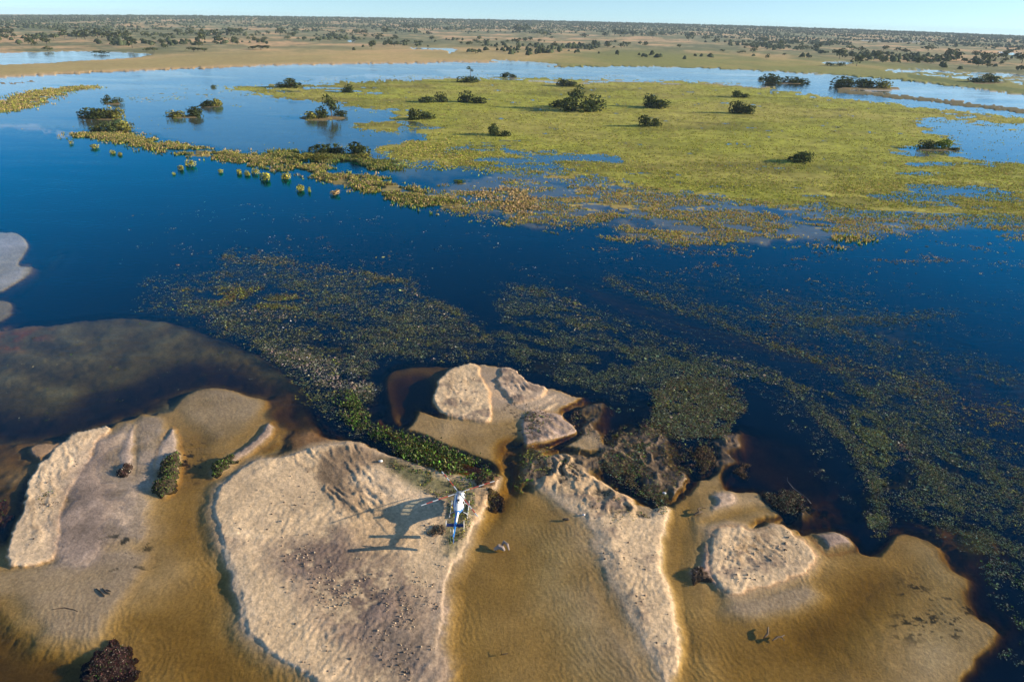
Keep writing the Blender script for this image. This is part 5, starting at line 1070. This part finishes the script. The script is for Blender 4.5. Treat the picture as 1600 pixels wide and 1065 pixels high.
branch_obj('driftwood', 100, 950, [[(-1.3, -.1, -.02, .03), (0, .15, .03, .05), (1.2, -.1, 0, .04), (1.8, -.35, -.02, .02)]], M_BARK, 'single thin curved stick on pale submerged sand near the left edge', 'driftwood')
branch_obj('driftwood', 1093, 800, [[(-.9, -.5, 0, .15), (-.2, -.2, .15, .22), (.4, .1, .1, .15)], [(-.1, 0, .1, .08), (-.1, .6, .15, .1), (.5, 1.0, .15, .08), (1.1, 1.0, .02, .05)]], M_BARK, 'dark hooked driftwood in the channel left of the right-hand sand dome', 'driftwood')
branch_obj('driftwood', 1251, 765, [[(-.6, 4.0, .0, .03), (-1.2, 2.2, .03, .05), (-1.0, .4, .05, .06), (.1, -1.8, .05, .08), (.3, -3.2, .03, .1)]], M_BARK2, 'long grey curved branch in dark water beside the matted mound', 'driftwood')
branch_obj('driftwood', 788, 930, [[(-.4, 0, 0, .03), (0, .1, .05, .05), (.4, -.1, 0, .03)], [(-.1, .1, .03, .03), (0, .5, .05, .02)]], M_BARK, 'tiny dark twig in the middle of the golden centre channel', 'driftwood') if False else None
branch_obj('driftwood', 788, 1021, [[(-.5, -.1, 0, .03), (0, .0, .05, .05), (.4, .1, .04, .04)], [(-.3, 0, .03, .03), (-.4, .6, .05, .02)]], M_BARK, 'small dark twigs at the bottom of the centre channel', 'driftwood')
def stone(px, py, r, col, name, label, cat):
    bm = bmesh.new(); bmesh.ops.create_icosphere(bm, subdivisions=2, radius=r)
    for v in bm.verts: v.co = Vector((v.co.x * 1.2, v.co.y, v.co.z * .75)) * random.uniform(.85, 1.12)
    x, y = ground_of_px(px, py); o = part(name, bm, simple(name + '_surface', col, .6), None, smooth=False)
    o.location = (float(x), float(y), max(float(height_at(np.float64(x), np.float64(y))), -.02) + r * .5); tag(o, label, cat)
stone(595, 722, .28, (.7, .7, .68), 'white_lump', 'white rounded lump on brown sand left of the green plant strip', 'stone')  # unidentified white object, modelled as a plain lump
stone(912, 805, .17, (.62, .63, .65), 'white_lump', 'small white lump at the foot of the eroded orange bank', 'stone')  # unidentified white speck, shaped as a rounded lump
stone(1038, 771, .24, (.4, .43, .48), 'grey_stone', 'pale grey stone at the tip of the right sand spur', 'stone')

def mound(pts, h, col, name, label, cat, extra, nleaf, leafs=.3, rough=1.0):
    P = wpoly(pts); lo, hi = P.min(0) - .5, P.max(0) + .5; st = max((hi - lo).max() / 60, .12)
    gx, gy = np.meshgrid(np.arange(lo[0], hi[0], st), np.arange(lo[1], hi[1], st))
    s = sdf(P, gx + (fbm(gx / 1.2, gy / 1.2, 3, 7) - .5) * 2.4, gy + (fbm(gx / 1.2 + 9, gy / 1.2, 3, 8) - .5) * 2.0)
    mxs_ = s.max(); z = h * np.sqrt(np.clip(s / mxs_, 0, 1)) * (.75 + .5 * fbm(gx / 1.0, gy / 1.0, 3, 9)) + (ridged(gx / .7, gy / .7, 3, 10) - .5) * .28 * rough * (s > 0) - .35 * (s <= 0) 
    base = height_at(gx.ravel(), gy.ravel()).reshape(gx.shape); base = np.maximum(base, -.25)
    zz = base + z; K0 = np.arange(gx.size).reshape(gx.shape)
    f = np.stack([K0[:-1, :-1], K0[:-1, 1:], K0[1:, 1:], K0[1:, :-1]], -1).reshape(-1, 4); sf = s.ravel()[f].max(1) > -.1; f = f[sf]
    u_, inv_ = np.unique(f, return_inverse=True); v = np.stack([gx, gy, zz], -1).reshape(-1, 3)[u_]
    cx_, cy_ = v[:, 0].mean(), v[:, 1].mean(); zb = base.mean()
    root = bpy.data.objects.new(name, None); COL.objects.link(root); root.location = (cx_, cy_, zb); tag(root, label, cat)
    cc = np.array(col)[None] * (.5 + 1.0 * fbm(v[:, 0] / .5, v[:, 1] / .5, 3, 12))[:, None]
    mesh_np('mound_body', v - np.array((cx_, cy_, zb)), inv_.reshape(-1, 4), cc, M_WEED, root)
    sel = np.nonzero(s.ravel() > .1)[0]; pk = rng.choice(sel, nleaf)
    lx, ly, lz = gx.ravel()[pk] - cx_, gy.ravel()[pk] - cy_, zz.ravel()[pk] - zb
    lo_ = leaves('plant_cover', lx, ly, np.full(nleaf, leafs), mixcol(nleaf, *extra), M_WEED, None, tilt=.9, n=2, spread=.5, z0=.0, hgt=.15, parent=root, z=lz)
    lo_['kind'] = 'stuff'
RED = np.array((.10, .045, .045))
mound([(117, 1040), (128, 1030), (150, 1015), (157, 1005), (172, 998), (188, 999), (200, 1010), (212, 1030), (214, 1045), (205, 1062), (190, 1072), (150, 1070), (128, 1055)], .55, (.045, .026, .024), 'peat_mound', 'dark reddish peat mound with a green patch at the lower left', 'mound', [(RED, 4), (MUD, 6), (GRN, .5), (PINK, .25)], 1500, .17)
x_, y_ = ground_of_px(181, 1008)
mound([(1190, 776), (1210, 764), (1245, 764), (1262, 780), (1258, 795), (1238, 806), (1222, 802), (1205, 790)], .5, (.05, .045, .04), 'matted_mound', 'dark matted root mound beside the golden lagoon and long grey branch', 'mound', [(GREY, 2), (MUD, 5), (TEAL, 1), (RED, .6)], 1500, .3)
mound([(1080, 700), (1098, 692), (1118, 700), (1116, 722), (1106, 742), (1092, 744), (1084, 728)], .5, (.06, .045, .038), 'matted_mound', 'brown matted root mound above the notch of the golden lagoon', 'mound', [(BRN, 2), (MUD, 4), (OLIVE, 1)], 900, .32)
mound([(1150, 730), (1165, 722), (1172, 735), (1165, 748), (1150, 748)], .35, (.07, .055, .05), 'matted_mound', 'small dark tangle of roots in the black water right of the lagoon notch', 'mound', [(MUD, 4), (BRN, 2)], 350, .3)
mound([(187, 726), (200, 722), (208, 730), (203, 744), (192, 748), (185, 738)], .4, (.05, .035, .03), 'peat_lump', 'small dark peat lump at the foot of the left thin sand spit', 'mound', [(MUD, 4), (RED, 2), (PINK, .5)], 220, .25)
mound([(256, 716), (272, 708), (288, 708), (284, 735), (272, 765), (255, 778), (240, 773), (244, 752)], .6, (.07, .055, .035), 'peat_lump', 'dark green-topped peat lump on the broad middle spit', 'mound', [(GRN, 2), (OLIVE, 2), (MUD, 4)], 800, .3)
mound([(326, 732), (335, 721), (358, 712), (372, 712), (366, 726), (350, 740), (332, 746)], .5, (.06, .05, .03), 'peat_lump', 'dark green-topped peat lump on the narrow spit left of the main sand bank', 'mound', [(GRN, 3), (OLIVE, 2), (MUD, 3)], 650, .3)
mound([(1080, 890), (1092, 884), (1104, 888), (1108, 904), (1096, 912), (1082, 908)], .16, (.11, .08, .065), 'peat_lump', 'dark purple-brown peat lump at the left foot of the right-hand sand dome', 'mound', [(MUD, 4), (BRN, 2), (PINK, .4)], 450, .18)
mound([(758, 778), (768, 765), (784, 768), (788, 785), (778, 797), (764, 795)], .16, (.10, .07, .03), 'peat_lump', 'dark peat lump in the golden water just right of the helicopter', 'mound', [(MUD, 4), (BRN, 2), (YEL, .5)], 260, .28)
mound([(735, 748), (752, 738), (776, 740), (780, 756), (765, 764), (745, 762)], .45, (.16, .10, .06), 'peat_lump', 'brown eroded clod heap at the tip of the green plant strip', 'mound', [(BRN, 3), (MUD, 3), (GRN, 1)], 260, .28)
mound([(-30, 800), (-10, 780), (8, 782), (14, 800), (6, 820), (-20, 830)], .4, (.06, .035, .03), 'peat_lump', 'dark reddish peat lump cut by the left edge of the picture', 'mound', [(RED, 2), (MUD, 4), (GRN, .5)], 300, .28)
mound([(672, 832), (684, 820), (696, 822), (698, 832), (688, 840), (676, 838)], .22, (.20, .15, .11), 'dry_shrub', 'low round brown shrub on the sand beside the helicopter shadow', 'shrub', [(BRN, 3), (GREY, 2)], 260, .22, .4)

# ------------------------------------------------------------------ thin haze over the plain
hm = bpy.data.materials.new('haze'); hm.use_nodes = True; t = hm.node_tree; t.nodes.clear()
pv = t.nodes.new('ShaderNodeVolumePrincipled'); ho = t.nodes.new('ShaderNodeOutputMaterial')
pv.inputs['Color'].default_value = (.62, .82, 1.0, 1); pv.inputs['Density'].default_value = 0.00004; pv.inputs['Anisotropy'].default_value = 0.0
t.links.new(pv.outputs[0], ho.inputs['Volume'])
bm = bmesh.new(); bmesh.ops.create_cube(bm, size=1.0); me = bpy.data.meshes.new('haze'); bm.to_mesh(me); bm.free(); me.materials.append(hm)
hz_ = bpy.data.objects.new('haze', me); COL.objects.link(hz_); hz_.scale = (26000, 13500, 100); hz_.location = (0, 5500, 46); hz_['kind'] = 'stuff'
